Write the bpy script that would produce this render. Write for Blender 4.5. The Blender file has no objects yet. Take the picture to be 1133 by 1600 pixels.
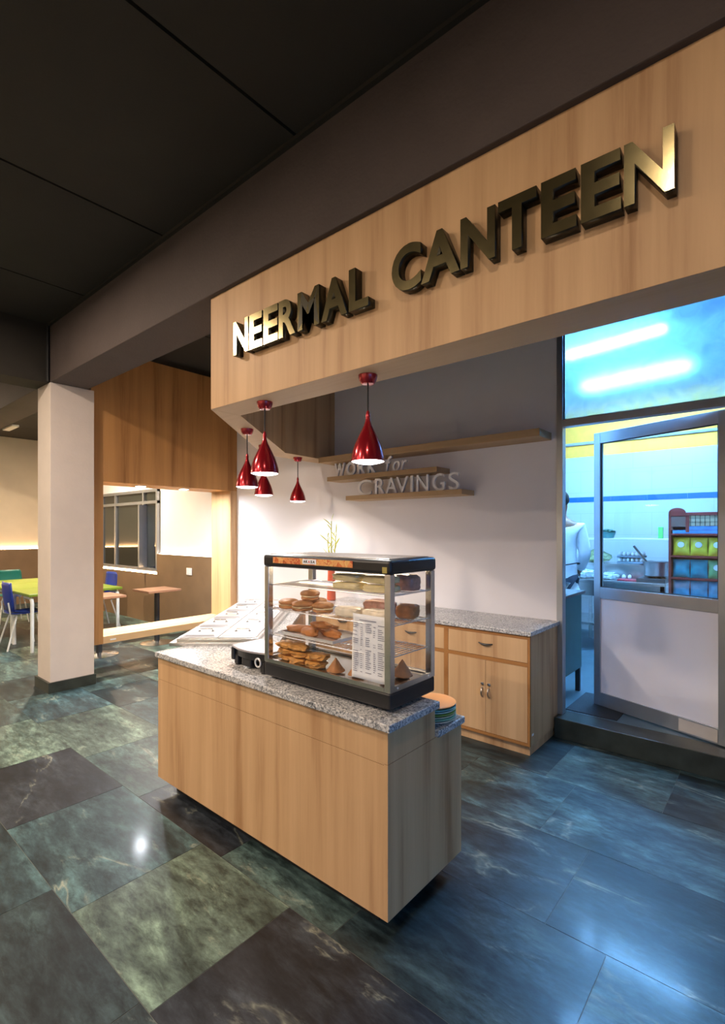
import bpy, bmesh, math, random
from mathutils import Vector, Matrix, noise
R = math.radians
S = bpy.context.scene
COL = S.collection

# ------------------------------------------------------------------ camera
EYE = 1.55
cam_d = bpy.data.cameras.new('camera'); cam = bpy.data.objects.new('camera', cam_d); COL.objects.link(cam)
cam_d.sensor_fit = 'HORIZONTAL'; cam_d.sensor_width = 24.0
cam_d.lens = 24.0 * 780.0 / 1133.0
cam_d.shift_y = 30.0 / 1133.0
cam_d.clip_start = 0.02
cam.location = (0, 0, EYE); cam.rotation_euler = (R(90), 0, R(40.3))
S.camera = cam

# ------------------------------------------------------------------ world + exposure
w = bpy.data.worlds.new('world'); S.world = w; w.use_nodes = True
w.node_tree.nodes['Background'].inputs[0].default_value = (0.07, 0.38, 1.0, 1)
w.node_tree.nodes['Background'].inputs[1].default_value = 3.8   # blue dusk outside the entrance
S.view_settings.view_transform = 'Standard'
try: S.view_settings.look = 'None'
except Exception: pass
S.view_settings.gamma = 1.0
S.view_settings.use_curve_mapping = False
S.view_settings.exposure = 0.0
S.cycles.max_bounces = 8
S.cycles.sample_clamp_indirect = 30.0
S.cycles.use_denoising = True

# light levels (W or emission strength), used by the lamp builders further down
HALL_W = 62.0
HALL_COL = (1.0, 0.80, 0.63)
PEND_W = 36.0
PEND_COL = (1.0, 0.91, 0.87)
TUBE_E = 860.0
TUBE_COL = (0.20, 0.51, 1.0)
COVE_E = 60.0
COVE_COL = (1.0, 0.62, 0.31)
DOWN_W = 36.0
DOWN_COL = (0.86, 0.93, 1.0)
DINE_W = 190.0

# ------------------------------------------------------------------ materials
MAT = {}
def _nt(name):
    m = bpy.data.materials.new(name); m.use_nodes = True
    nt = m.node_tree; b = nt.nodes['Principled BSDF']
    MAT[name] = m
    return m, nt, b
def N(nt, t, **kw):
    n = nt.nodes.new(t)
    for k, v in kw.items():
        if k in n.inputs.keys(): n.inputs[k].default_value = v
        else: setattr(n, k, v)
    return n
def ramp(nt, stops):
    n = nt.nodes.new('ShaderNodeValToRGB'); e = n.color_ramp.elements
    while len(e) > 1: e.remove(e[-1])
    e[0].position = stops[0][0]; e[0].color = (*stops[0][1], 1)
    for p, c in stops[1:]:
        x = e.new(p); x.color = (*c, 1)
    return n
def s2l(r, g, b):
    f = lambda c: ((c/255.0)/12.92 if c/255.0 <= 0.04045 else ((c/255.0+0.055)/1.055)**2.4)
    return (f(r), f(g), f(b))
def plain(name, col, rough=0.5, metal=0.0, var=0.08, scale=6.0, bump=0.0, bscale=40.0, coat=0.0, spec=0.5, sss=0.0):
    m, nt, b = _nt(name)
    tc = N(nt, 'ShaderNodeTexCoord'); ns = N(nt, 'ShaderNodeTexNoise', Scale=scale, Detail=4.0)
    nt.links.new(tc.outputs['Object'], ns.inputs['Vector'])
    lo = tuple(max(0, c*(1-var)) for c in col); hi = tuple(min(1, c*(1+var)) for c in col)
    rp = ramp(nt, [(0.3, lo), (0.7, hi)])
    nt.links.new(ns.outputs['Fac'], rp.inputs['Fac']); nt.links.new(rp.outputs['Color'], b.inputs['Base Color'])
    b.inputs['Roughness'].default_value = rough; b.inputs['Metallic'].default_value = metal
    b.inputs['Coat Weight'].default_value = coat; b.inputs['Specular IOR Level'].default_value = spec
    if sss: b.inputs['Subsurface Weight'].default_value = sss
    if bump:
        n2 = N(nt, 'ShaderNodeTexNoise', Scale=bscale, Detail=5.0); bp = N(nt, 'ShaderNodeBump', Strength=bump, Distance=0.01)
        nt.links.new(tc.outputs['Object'], n2.inputs['Vector']); nt.links.new(n2.outputs['Fac'], bp.inputs['Height'])
        nt.links.new(bp.outputs['Normal'], b.inputs['Normal'])
    return m
def wood(name, light, dark, axis='Z', rough=0.55, broad=3.2, coat=0.0):
    m, nt, b = _nt(name)
    tc = N(nt, 'ShaderNodeTexCoord'); 
    def mp(sc):
        v = {'Z': (sc, sc, sc*0.045), 'X': (sc*0.045, sc, sc), 'Y': (sc, sc*0.045, sc)}[axis]
        k = N(nt, 'ShaderNodeMapping'); k.inputs['Scale'].default_value = v
        nt.links.new(tc.outputs['Object'], k.inputs['Vector']); return k
    a = N(nt, 'ShaderNodeTexNoise', Scale=1.0, Detail=3.0, Distortion=0.4); nt.links.new(mp(broad).outputs[0], a.inputs['Vector'])
    c = N(nt, 'ShaderNodeTexNoise', Scale=1.0, Detail=6.0, Roughness=0.65); nt.links.new(mp(60.0).outputs[0], c.inputs['Vector'])
    mx = N(nt, 'ShaderNodeMath', operation='MULTIPLY_ADD'); mx.inputs[1].default_value = 0.28
    nt.links.new(c.outputs['Fac'], mx.inputs[0]); 
    sb = N(nt, 'ShaderNodeMath', operation='SUBTRACT'); sb.inputs[1].default_value = 0.14
    nt.links.new(a.outputs['Fac'], sb.inputs[0]); nt.links.new(sb.outputs[0], mx.inputs[2])
    rp = ramp(nt, [(0.28, dark), (0.45, tuple((x*0.35+y*0.65) for x, y in zip(dark, light))), (0.68, light)])
    nt.links.new(mx.outputs[0], rp.inputs['Fac']); nt.links.new(rp.outputs['Color'], b.inputs['Base Color'])
    b.inputs['Roughness'].default_value = rough; b.inputs['Coat Weight'].default_value = coat
    bp = N(nt, 'ShaderNodeBump', Strength=0.05, Distance=0.004); nt.links.new(c.outputs['Fac'], bp.inputs['Height'])
    nt.links.new(bp.outputs['Normal'], b.inputs['Normal'])
    return m
def emit(name, col, strength):
    m, nt, b = _nt(name)
    b.inputs['Base Color'].default_value = (*col, 1); b.inputs['Emission Color'].default_value = (*col, 1)
    b.inputs['Emission Strength'].default_value = strength
    return m
def thin_glass(name, tint=(1, 1, 1), refl=0.7, dirt=0.0):
    m = bpy.data.materials.new(name); m.use_nodes = True; nt = m.node_tree; nt.nodes.clear(); MAT[name] = m
    o = N(nt, 'ShaderNodeOutputMaterial'); t = N(nt, 'ShaderNodeBsdfTransparent'); g = N(nt, 'ShaderNodeBsdfGlossy', Roughness=0.03)
    t.inputs[0].default_value = (*tint, 1)
    lw = N(nt, 'ShaderNodeLayerWeight', Blend=0.5); pw_ = N(nt, 'ShaderNodeMath', operation='POWER'); pw_.inputs[1].default_value = 5.0
    nt.links.new(lw.outputs['Facing'], pw_.inputs[0])
    mu = N(nt, 'ShaderNodeMath', operation='MULTIPLY_ADD'); mu.inputs[1].default_value = 0.9*refl; mu.inputs[2].default_value = 0.045*refl
    nt.links.new(pw_.outputs[0], mu.inputs[0]); mx = N(nt, 'ShaderNodeMixShader')
    nt.links.new(mu.outputs[0], mx.inputs[0]); nt.links.new(t.outputs[0], mx.inputs[1]); nt.links.new(g.outputs[0], mx.inputs[2])
    last = mx
    if dirt:
        tc = N(nt, 'ShaderNodeTexCoord'); ns = N(nt, 'ShaderNodeTexNoise', Scale=7.0, Detail=9.0, Distortion=1.8)
        nt.links.new(tc.outputs['Object'], ns.inputs['Vector']); rp = ramp(nt, [(0.42, (0, 0, 0)), (0.75, (1, 1, 1))])
        nt.links.new(ns.outputs['Fac'], rp.inputs['Fac'])
        rf = N(nt, 'ShaderNodeBsdfRefraction', Roughness=dirt, IOR=1.3); rf.inputs[0].default_value = (*tint, 1)
        d = N(nt, 'ShaderNodeBsdfTranslucent'); d.inputs[0].default_value = (*tint, 1)
        mm = N(nt, 'ShaderNodeMath', operation='MULTIPLY_ADD'); mm.inputs[1].default_value = 0.16; mm.inputs[2].default_value = 0.05
        nt.links.new(rp.outputs['Color'], mm.inputs[0])
        m2 = N(nt, 'ShaderNodeMixShader'); nt.links.new(mm.outputs[0], m2.inputs[0])
        nt.links.new(rf.outputs[0], m2.inputs[1]); nt.links.new(d.outputs[0], m2.inputs[2])
        g.inputs['Roughness'].default_value = 0.05
        m4 = N(nt, 'ShaderNodeMixShader'); nt.links.new(mu.outputs[0], m4.inputs[0]); nt.links.new(m2.outputs[0], m4.inputs[1]); nt.links.new(g.outputs[0], m4.inputs[2]); last = m4
    nt.links.new(last.outputs[0], o.inputs['Surface'])
    return m

beech = wood('beech_laminate', s2l(212, 173, 127), s2l(166, 123, 80), broad=8.0)
soffit = wood('beech_soffit', s2l(204, 174, 138), s2l(186, 152, 116), axis='X', rough=0.6, broad=4.0)
beech_h = wood('beech_laminate_flat', s2l(226, 194, 148), s2l(196, 156, 108), axis='Y')
beech_x = wood('beech_shelf', s2l(190, 158, 118), s2l(150, 116, 80), axis='X')
oak_dark = wood('amber_laminate', s2l(198, 146, 88), s2l(146, 98, 52), broad=8.0)
edge_wood = wood('edge_banding', s2l(176, 122, 66), s2l(146, 94, 46), axis='X')
fascia_in = wood('fascia_inner', s2l(140, 114, 82), s2l(112, 88, 62))
table_wood = wood('cafe_table_wood', s2l(150, 108, 78), s2l(118, 82, 58), axis='X')
white_wall = plain('white_wall_paint', (0.80, 0.78, 0.80), 0.75, var=0.03, scale=1.5, bump=0.05)
cream_wall = plain('cream_wall_paint', (0.66, 0.58, 0.46), 0.8, var=0.06, scale=2.0, bump=0.05)
brown_panel = plain('brown_wainscot', s2l(122, 98, 72), 0.6, var=0.10, scale=3.0)
ceil_dark = plain('dark_ceiling_paint', s2l(43, 39, 32), 0.85, var=0.10, scale=3.0, bump=0.1, bscale=90)
beam_paint = plain('dark_beam_paint', s2l(80, 70, 67), 0.8, var=0.08, scale=4.0, bump=0.25, bscale=60)
grout = plain('grout', s2l(92, 95, 88), 0.6)
plinth_stone = plain('plinth_stone', s2l(52, 58, 52), 0.35, var=0.35, scale=9.0)
black_mat = plain('black_plinth', (0.012, 0.012, 0.012), 0.6)
black_plastic = plain('black_powder_coat', (0.012, 0.012, 0.014), 0.38, var=0.15)
steel = plain('brushed_steel', (0.62, 0.61, 0.59), 0.24, metal=1.0, var=0.06, scale=20)
steel_lid = plain('polished_steel', (0.86, 0.86, 0.88), 0.30, metal=0.7, var=0.03, scale=10)
alu = plain('anodised_aluminium', (0.42, 0.45, 0.49), 0.38, metal=0.8, var=0.05, scale=5)
handle_metal = plain('satin_nickel', (0.55, 0.52, 0.48), 0.3, metal=1.0)
dark_metal = plain('dark_metal', (0.05, 0.05, 0.05), 0.4, metal=0.6)
white_lam = plain('white_laminate', (0.84, 0.83, 0.90), 0.45, var=0.03, scale=2)
white_metal = plain('white_powder_coat', (0.78, 0.80, 0.76), 0.4)
white_plastic = plain('white_plastic', (0.85, 0.85, 0.85), 0.4)
gold = plain('gold_mirror', (0.58, 0.48, 0.24), 0.17, metal=1.0, var=0.12, scale=30)
gold_side = plain('bronze_edge', (0.05, 0.045, 0.03), 0.35, metal=0.8)
gold_rim = plain('gold_rim', (0.62, 0.55, 0.38), 0.2, metal=1.0)
red_lamp = plain('red_lacquer', (0.42, 0.012, 0.022), 0.2, metal=0.55, coat=0.8, var=0.03)
cord_mat = plain('black_cord', (0.01, 0.01, 0.01), 0.6)
letter_white = plain('white_letter', (0.93, 0.91, 0.90), 0.45)
paper = plain('white_paper', (0.90, 0.92, 0.98), 0.7, var=0.02)
ink = plain('grey_ink', (0.20, 0.21, 0.30), 0.8)
green_top = plain('green_table_top', s2l(118, 142, 30), 0.35, var=0.08)
green_edge = plain('green_table_edge', s2l(180, 190, 70), 0.35)
blue_plastic = plain('blue_plastic', s2l(28, 56, 150), 0.4)
teal_plastic = plain('teal_plastic', s2l(10, 96, 88), 0.4)
pane_clear = thin_glass('clear_glass', (0.97, 0.985, 0.98))
pane_warm = thin_glass('warmer_glass', (0.985, 0.985, 0.98), refl=0.7)
pane_hazy = thin_glass('hazy_film_glass', (0.66, 0.82, 0.92), refl=0.3, dirt=0.26)
night = plain('night_glass', (0.02, 0.025, 0.022), 0.05, spec=0.8)
yellow_paint = plain('yellow_paint', (0.92, 0.42, 0.05), 0.7)
kitchen_blue = plain('blue_tile_band', s2l(28, 96, 150), 0.3)
bun_mat = plain('bun_crust', s2l(184, 128, 78), 0.5, var=0.35, scale=18, sss=0.1)
cream_mat = plain('cream_filling', s2l(238, 220, 180), 0.6)
puff_mat = plain('golden_pastry', s2l(194, 138, 68), 0.55, var=0.5, scale=22, bump=0.4, bscale=50)
roll_mat = plain('brown_roll', s2l(176, 112, 56), 0.5, var=0.3, scale=20, bump=0.3)
samosa_mat = plain('samosa_crust', s2l(176, 116, 62), 0.6, var=0.25, scale=25, bump=0.3)
wrap_mat = plain('wrapped_sandwich', s2l(242, 226, 176), 0.25, var=0.10, scale=25, coat=0.5)
wrap_white = plain('white_wrapper', s2l(236, 224, 204), 0.3, var=0.15, scale=30, coat=0.4)
salami = plain('pinkish_sandwich', s2l(190, 140, 130), 0.3, var=0.25, scale=40, coat=0.4)
vase_mat = plain('orange_red_vase', s2l(206, 84, 52), 0.35, coat=0.3)
leaf_mat = plain('bamboo_leaf', s2l(170, 176, 60), 0.45, var=0.3, scale=14)
white_fabric = plain('white_cotton', (0.80, 0.82, 0.84), 0.85, bump=0.1)
navy_fabric = plain('dark_trousers', (0.02, 0.025, 0.04), 0.85)
skin_mat = plain('skin', s2l(140, 92, 66), 0.5, sss=0.1)
hair_mat = plain('black_hair', (0.008, 0.007, 0.006), 0.5)
steel_pan = plain('aluminium_pan', (0.55, 0.58, 0.60), 0.3, metal=0.9)
red_wood = wood('red_brown_wood', s2l(140, 46, 40), s2l(104, 30, 26))
mesh_cream = plain('cream_mesh', s2l(190, 180, 150), 0.7)

# speckled granite
def granite():
    m, nt, b = _nt('speckled_granite')
    tc = N(nt, 'ShaderNodeTexCoord'); 
    v = N(nt, 'ShaderNodeTexVoronoi', Scale=150.0); n1 = N(nt, 'ShaderNodeTexNoise', Scale=80.0, Detail=6.0, Roughness=0.7)
    n2 = N(nt, 'ShaderNodeTexNoise', Scale=9.0, Detail=3.0)
    for n in (v, n1, n2): nt.links.new(tc.outputs['Object'], n.inputs['Vector'])
    a = N(nt, 'ShaderNodeMath', operation='MULTIPLY_ADD'); a.inputs[1].default_value = 0.42
    sp = N(nt, 'ShaderNodeSeparateColor'); nt.links.new(v.outputs['Color'], sp.inputs[0])
    nt.links.new(sp.outputs[0], a.inputs[0]); 
    c = N(nt, 'ShaderNodeMath', operation='MULTIPLY_ADD'); c.inputs[1].default_value = 0.75
    nt.links.new(n1.outputs['Fac'], c.inputs[0]); c.inputs[2].default_value = -0.07
    nt.links.new(c.outputs[0], a.inputs[2])
    a2 = N(nt, 'ShaderNodeMath', operation='MULTIPLY_ADD'); a2.inputs[1].default_value = 0.25; nt.links.new(n2.outputs['Fac'], a2.inputs[0]); nt.links.new(a.outputs[0], a2.inputs[2])
    rp = ramp(nt, [(0.34, s2l(70, 72, 76)), (0.48, s2l(132, 134, 136)), (0.62, s2l(172, 172, 172)), (0.80, s2l(214, 212, 208))])
    nt.links.new(a2.outputs[0], rp.inputs['Fac']); nt.links.new(rp.outputs['Color'], b.inputs['Base Color'])
    b.inputs['Roughness'].default_value = 0.22
    return m
granite_mat = granite()

# polished green marble: base tone comes from each slab's own object colour, veins offset by its random
def marble():
    m, nt, b = _nt('green_marble')
    tc = N(nt, 'ShaderNodeTexCoord'); oi = N(nt, 'ShaderNodeObjectInfo')
    sc = N(nt, 'ShaderNodeVectorMath', operation='SCALE'); cmb = N(nt, 'ShaderNodeCombineXYZ')
    for i in range(3): nt.links.new(oi.outputs['Random'], cmb.inputs[i])
    nt.links.new(cmb.outputs[0], sc.inputs[0]); sc.inputs[3].default_value = 37.0
    ad = N(nt, 'ShaderNodeVectorMath', operation='ADD'); nt.links.new(tc.outputs['Object'], ad.inputs[0]); nt.links.new(sc.outputs[0], ad.inputs[1])
    mp = N(nt, 'ShaderNodeMapping'); mp.inputs['Scale'].default_value = (0.75, 2.0, 1.0); mp.inputs['Rotation'].default_value = (0, 0, 0.45)
    nt.links.new(ad.outputs[0], mp.inputs['Vector'])
    cl = N(nt, 'ShaderNodeTexNoise', Scale=2.4, Detail=12.0, Roughness=0.68, Distortion=0.35); nt.links.new(mp.outputs[0], cl.inputs['Vector'])
    fine = N(nt, 'ShaderNodeTexNoise', Scale=13.0, Detail=9.0, Roughness=0.72, Distortion=0.3); nt.links.new(mp.outputs[0], fine.inputs['Vector'])
    # veins: thin bands where a distorted noise passes 0.5
    ve = N(nt, 'ShaderNodeTexNoise', Scale=1.1, Detail=5.0, Roughness=0.55, Distortion=0.8); nt.links.new(mp.outputs[0], ve.inputs['Vector'])
    v1 = N(nt, 'ShaderNodeMath', operation='SUBTRACT'); v1.inputs[1].default_value = 0.5; nt.links.new(ve.outputs['Fac'], v1.inputs[0])
    v2 = N(nt, 'ShaderNodeMath', operation='ABSOLUTE'); nt.links.new(v1.outputs[0], v2.inputs[0])
    vr = ramp(nt, [(0.0, (0.9, 0.9, 0.9)), (0.008, (0.35, 0.35, 0.35)), (0.02, (0, 0, 0))]); nt.links.new(v2.outputs[0], vr.inputs['Fac'])
    gate = ramp(nt, [(0.52, (0, 0, 0)), (0.68, (1, 1, 1))]); nt.links.new(cl.outputs['Fac'], gate.inputs['Fac'])
    vg = N(nt, 'ShaderNodeMath', operation='MULTIPLY'); nt.links.new(vr.outputs['Color'], vg.inputs[0]); nt.links.new(gate.outputs['Color'], vg.inputs[1])
    cr = ramp(nt, [(0.32, (0.24, 0.26, 0.27)), (0.44, (0.66, 0.68, 0.68)), (0.51, (1.0, 1.02, 1.0)), (0.59, (1.65, 1.72, 1.62)), (0.70, (2.9, 3.0, 2.7))]); nt.links.new(cl.outputs['Fac'], cr.inputs['Fac'])
    fr = ramp(nt, [(0.36, (0.45, 0.45, 0.45)), (0.64, (1.6, 1.6, 1.6))]); nt.links.new(fine.outputs['Fac'], fr.inputs['Fac'])
    m1 = N(nt, 'ShaderNodeMix', data_type='RGBA', blend_type='MULTIPLY'); m1.inputs['Factor'].default_value = 1.0
    nt.links.new(oi.outputs['Color'], m1.inputs['A']); nt.links.new(cr.outputs['Color'], m1.inputs['B'])
    m2 = N(nt, 'ShaderNodeMix', data_type='RGBA', blend_type='MULTIPLY'); m2.inputs['Factor'].default_value = 1.0
    nt.links.new(m1.outputs['Result'], m2.inputs['A']); nt.links.new(fr.outputs['Color'], m2.inputs['B'])
    m3 = N(nt, 'ShaderNodeMix', data_type='RGBA', blend_type='MIX'); m3.inputs['B'].default_value = (*s2l(168, 172, 150), 1)
    nt.links.new(vg.outputs[0], m3.inputs['Factor']); nt.links.new(m2.outputs['Result'], m3.inputs['A'])
    nt.links.new(m3.outputs['Result'], b.inputs['Base Color'])
    rr = N(nt, 'ShaderNodeMapRange'); rr.inputs['To Min'].default_value = 0.34; rr.inputs['To Max'].default_value = 0.52
    nt.links.new(fine.outputs['Fac'], rr.inputs['Value']); nt.links.new(rr.outputs[0], b.inputs['Roughness'])
    b.inputs['Specular IOR Level'].default_value = 0.32; b.inputs['Coat Weight'].default_value = 0.10; b.inputs['Coat Roughness'].default_value = 0.12
    bp = N(nt, 'ShaderNodeBump', Strength=0.06, Distance=0.01); nt.links.new(cl.outputs['Fac'], bp.inputs['Height']); nt.links.new(bp.outputs['Normal'], b.inputs['Normal'])
    return m
marble_mat = marble()

def kitchen_tile():
    m, nt, b = _nt('white_wall_tile')
    tc = N(nt, 'ShaderNodeTexCoord'); br = N(nt, 'ShaderNodeTexBrick', Scale=1.0)
    sp = N(nt, 'ShaderNodeSeparateXYZ'); cb = N(nt, 'ShaderNodeCombineXYZ')
    nt.links.new(tc.outputs['Object'], sp.inputs[0]); nt.links.new(sp.outputs[0], cb.inputs[0]); nt.links.new(sp.outputs[2], cb.inputs[1])
    nt.links.new(cb.outputs[0], br.inputs['Vector'])
    br.inputs['Color1'].default_value = (0.58, 0.58, 0.58, 1); br.inputs['Color2'].default_value = (0.56, 0.56, 0.56, 1); br.inputs['Mortar'].default_value = (0.50, 0.51, 0.52, 1)
    br.inputs['Mortar Size'].default_value = 0.004; br.inputs['Brick Width'].default_value = 0.45; br.inputs['Row Height'].default_value = 0.3
    nt.links.new(br.outputs['Color'], b.inputs['Base Color']); b.inputs['Roughness'].default_value = 0.25
    return m
tile_white = kitchen_tile()

# food-photo banner of the warmer
def banner():
    m, nt, b = _nt('food_photo_banner')
    tc = N(nt, 'ShaderNodeTexCoord'); v = N(nt, 'ShaderNodeTexVoronoi', Scale=34.0); n = N(nt, 'ShaderNodeTexNoise', Scale=40.0, Detail=5.0, Distortion=2.0)
    nt.links.new(tc.outputs['Object'], v.inputs['Vector']); nt.links.new(tc.outputs['Object'], n.inputs['Vector'])
    sp = N(nt, 'ShaderNodeSeparateColor'); nt.links.new(v.outputs['Color'], sp.inputs[0])
    a = N(nt, 'ShaderNodeMath', operation='MULTIPLY_ADD'); a.inputs[1].default_value = 0.5; nt.links.new(sp.outputs[0], a.inputs[0])
    c = N(nt, 'ShaderNodeMath', operation='MULTIPLY'); c.inputs[1].default_value = 0.6; nt.links.new(n.outputs['Fac'], c.inputs[0]); nt.links.new(c.outputs[0], a.inputs[2])
    rp = ramp(nt, [(0.18, s2l(80, 40, 24)), (0.34, s2l(206, 104, 52)), (0.52, s2l(226, 150, 92)), (0.68, s2l(232, 190, 120)), (0.8, s2l(198, 84, 52))])
    nt.links.new(a.outputs[0], rp.inputs['Fac']); nt.links.new(rp.outputs['Color'], b.inputs['Base Color']); b.inputs['Roughness'].default_value = 0.3
    return m
banner_mat = banner()

# ------------------------------------------------------------------ mesh helpers
def box(bm, x0, x1, y0, y1, z0, z1, mi=0):
    vs = [bm.verts.new(p) for p in ((x0,y0,z0),(x1,y0,z0),(x1,y1,z0),(x0,y1,z0),(x0,y0,z1),(x1,y0,z1),(x1,y1,z1),(x0,y1,z1))]
    for f in ((3,2,1,0),(4,5,6,7),(0,1,5,4),(1,2,6,5),(2,3,7,6),(3,0,4,7)):
        bm.faces.new([vs[i] for i in f]).material_index = mi
    return vs
def bevel(bm, r, seg=2):
    bmesh.ops.bevel(bm, geom=list(bm.edges), offset=r, offset_type='OFFSET', segments=seg, profile=0.5, affect='EDGES', clamp_overlap=True)
def boxes(*bs, bev=0, seg=2):
    bm = bmesh.new()
    for b in bs: box(bm, *b)
    if bev: bevel(bm, bev, seg)
    return bm
def prism(pts, z0, z1):
    bm = bmesh.new(); n = len(pts)
    lo = [bm.verts.new((x, y, z0)) for x, y in pts]; hi = [bm.verts.new((x, y, z1)) for x, y in pts]
    bm.faces.new(lo[::-1]); bm.faces.new(hi)
    for i in range(n): bm.faces.new((lo[i], lo[(i+1)%n], hi[(i+1)%n], hi[i]))
    bmesh.ops.recalc_face_normals(bm, faces=bm.faces)
    return bm
def lathe(prof, seg=32, c=(0,0,0), bm=None, cap=True):
    bm = bm or bmesh.new(); rings = []
    for r, z in prof:
        rings.append([bm.verts.new((c[0]+max(r,1e-4)*math.cos(2*math.pi*i/seg), c[1]+max(r,1e-4)*math.sin(2*math.pi*i/seg), c[2]+z)) for i in range(seg)])
    for a, b in zip(rings, rings[1:]):
        for i in range(seg): bm.faces.new((a[i], a[(i+1)%seg], b[(i+1)%seg], b[i]))
    if cap:
        bm.faces.new(rings[0][::-1]); bm.faces.new(rings[-1])
    bmesh.ops.recalc_face_normals(bm, faces=bm.faces)
    return bm
def tube(pts, r, seg=8, bm=None, closed=False):
    bm = bm or bmesh.new(); pts = [Vector(p) for p in pts]; n = len(pts); rings = []
    rs = r if isinstance(r, (list, tuple)) else [r]*n
    up = None
    for i, p in enumerate(pts):
        if closed: t = pts[(i+1)%n] - pts[i-1]
        else: t = pts[min(i+1, n-1)] - pts[max(i-1, 0)]
        t.normalize()
        if up is None:
            up = Vector((0,0,1)) if abs(t.z) < 0.9 else Vector((1,0,0))
        a = t.cross(up).normalized(); b = a.cross(t).normalized(); up = b
        rings.append([bm.verts.new(p + rs[i]*(math.cos(2*math.pi*k/seg)*a + math.sin(2*math.pi*k/seg)*b)) for k in range(seg)])
    m = n if closed else n-1
    for i in range(m):
        A, B = rings[i], rings[(i+1)%n]
        for k in range(seg): bm.faces.new((A[k], A[(k+1)%seg], B[(k+1)%seg], B[k]))
    if not closed:
        bm.faces.new(rings[0]); bm.faces.new(rings[-1][::-1])
    bmesh.ops.recalc_face_normals(bm, faces=bm.faces)
    return bm
def blob(sx, sy, sz, p=2.6, amp=0.06, seed=0, sub=3, flat=0.0, freq=2.0):
    bm = bmesh.new(); bmesh.ops.create_icosphere(bm, subdivisions=sub, radius=1.0)
    for v in bm.verts:
        c = v.co.normalized()
        k = (abs(c.x)**p + abs(c.y)**p + abs(c.z)**p) ** (-1.0/p)
        d = 1 + amp*noise.noise(c*freq + Vector((seed*7.3, seed*3.1, seed*1.7)))*2
        q = c*k*d; v.co = Vector((q.x*sx, q.y*sy, q.z*sz))
    zmin = min(v.co.z for v in bm.verts)
    for v in bm.verts:
        if v.co.z < zmin*(1-flat): v.co.z = zmin*(1-flat)
    zmin = min(v.co.z for v in bm.verts)
    for v in bm.verts: v.co.z -= zmin
    return bm
def xf(bm, M):
    bmesh.ops.transform(bm, matrix=M, verts=bm.verts); return bm
def T(x, y, z): return Matrix.Translation((x, y, z))
def RZ(a): return Matrix.Rotation(a, 4, 'Z')

def obj(name, bm, mat, parent=None, smooth=False, world=True):
    me = bpy.data.meshes.new(name)
    if parent is not None and world and 'base' in PB.get(parent.name, {}):
        bmesh.ops.transform(bm, matrix=PB[parent.name]['base'].inverted(), verts=bm.verts)
    bm.to_mesh(me); bm.free()
    for m in (mat if isinstance(mat, (list, tuple)) else [mat]): me.materials.append(m)
    if smooth:
        for p in me.polygons: p.use_smooth = True
        try: me.set_sharp_from_angle(angle=R(38))
        except Exception: pass
    o = bpy.data.objects.new(name, me); COL.objects.link(o)
    if parent is not None:
        o.parent = parent
        if parent.name in PB: PB[o.name] = PB[parent.name]
    return o
PB = {}
def thing(name, label, cat, loc=(0,0,0), rz=0.0, group=None, kind=None):
    o = bpy.data.objects.new(name, None); COL.objects.link(o); o.empty_display_size = 0.1
    o.location = loc; o.rotation_euler = (0, 0, rz)
    PB[o.name] = {'base': T(*loc) @ RZ(rz)}
    if label: o['label'] = label
    if cat: o['category'] = cat
    if group: o['group'] = group
    if kind: o['kind'] = kind
    return o
def tag(o, label, cat, group=None):
    o['label'] = label; o['category'] = cat
    if group: o['group'] = group
    return o
def struct(name, bm, mat, label=None, smooth=False):
    o = obj(name, bm, mat, smooth=smooth); o['kind'] = 'structure'
    if label: o['label'] = label
    return o
def solo(name, bm, mat, label, cat, group=None, loc=(0,0,0), rz=0.0, smooth=True):
    o = obj(name, bm, mat, smooth=smooth); o.location = loc; o.rotation_euler = (0, 0, rz)
    return tag(o, label, cat, group)
def copy_tree(o, parent=None):
    c = o.copy(); COL.objects.link(c); c.parent = parent
    for ch in o.children: copy_tree(ch, c)
    return c
def letter_mesh(ch, offset=0.0, shear=0.0, depth=0.05, bev=0.0):
    """one character as a bmesh in the XY plane, bbox normalised to 0..1, extruded in z 0..depth"""
    cu = bpy.data.curves.new('glyph', 'FONT'); cu.body = ch; cu.size = 1.0; cu.offset = offset; cu.shear = shear
    cu.extrude = 0.5; cu.resolution_u = 6
    o = bpy.data.objects.new('glyph', cu); COL.objects.link(o)
    dg = bpy.context.evaluated_depsgraph_get(); dg.update()
    me = bpy.data.meshes.new_from_object(o.evaluated_get(dg))
    bm = bmesh.new(); bm.from_mesh(me)
    bpy.data.objects.remove(o); bpy.data.curves.remove(cu); bpy.data.meshes.remove(me)
    bmesh.ops.remove_doubles(bm, verts=bm.verts, dist=1e-5)
    xs = [v.co.x for v in bm.verts]; ys = [v.co.y for v in bm.verts]
    x0, x1, y0, y1 = min(xs), max(xs), min(ys), max(ys)
    for v in bm.verts:
        v.co.x = (v.co.x-x0)/(x1-x0); v.co.y = (v.co.y-y0)/(y1-y0); v.co.z = (v.co.z+0.5)*depth
    return bm, (x1-x0)/(y1-y0)
def stand_letter(ch, x0, x1, z0, z1, yback, depth, offset=0.0, shear=0.0):
    """letter standing in the XZ plane, front facing -Y, back at yback"""
    bm, asp = letter_mesh(ch, offset, shear, depth)
    for v in bm.verts:
        x, y, z = v.co; v.co = Vector((x0+(x1-x0)*x, yback - z, z0+(z1-z0)*y))
    bmesh.ops.recalc_face_normals(bm, faces=bm.faces)
    return bm
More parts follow.
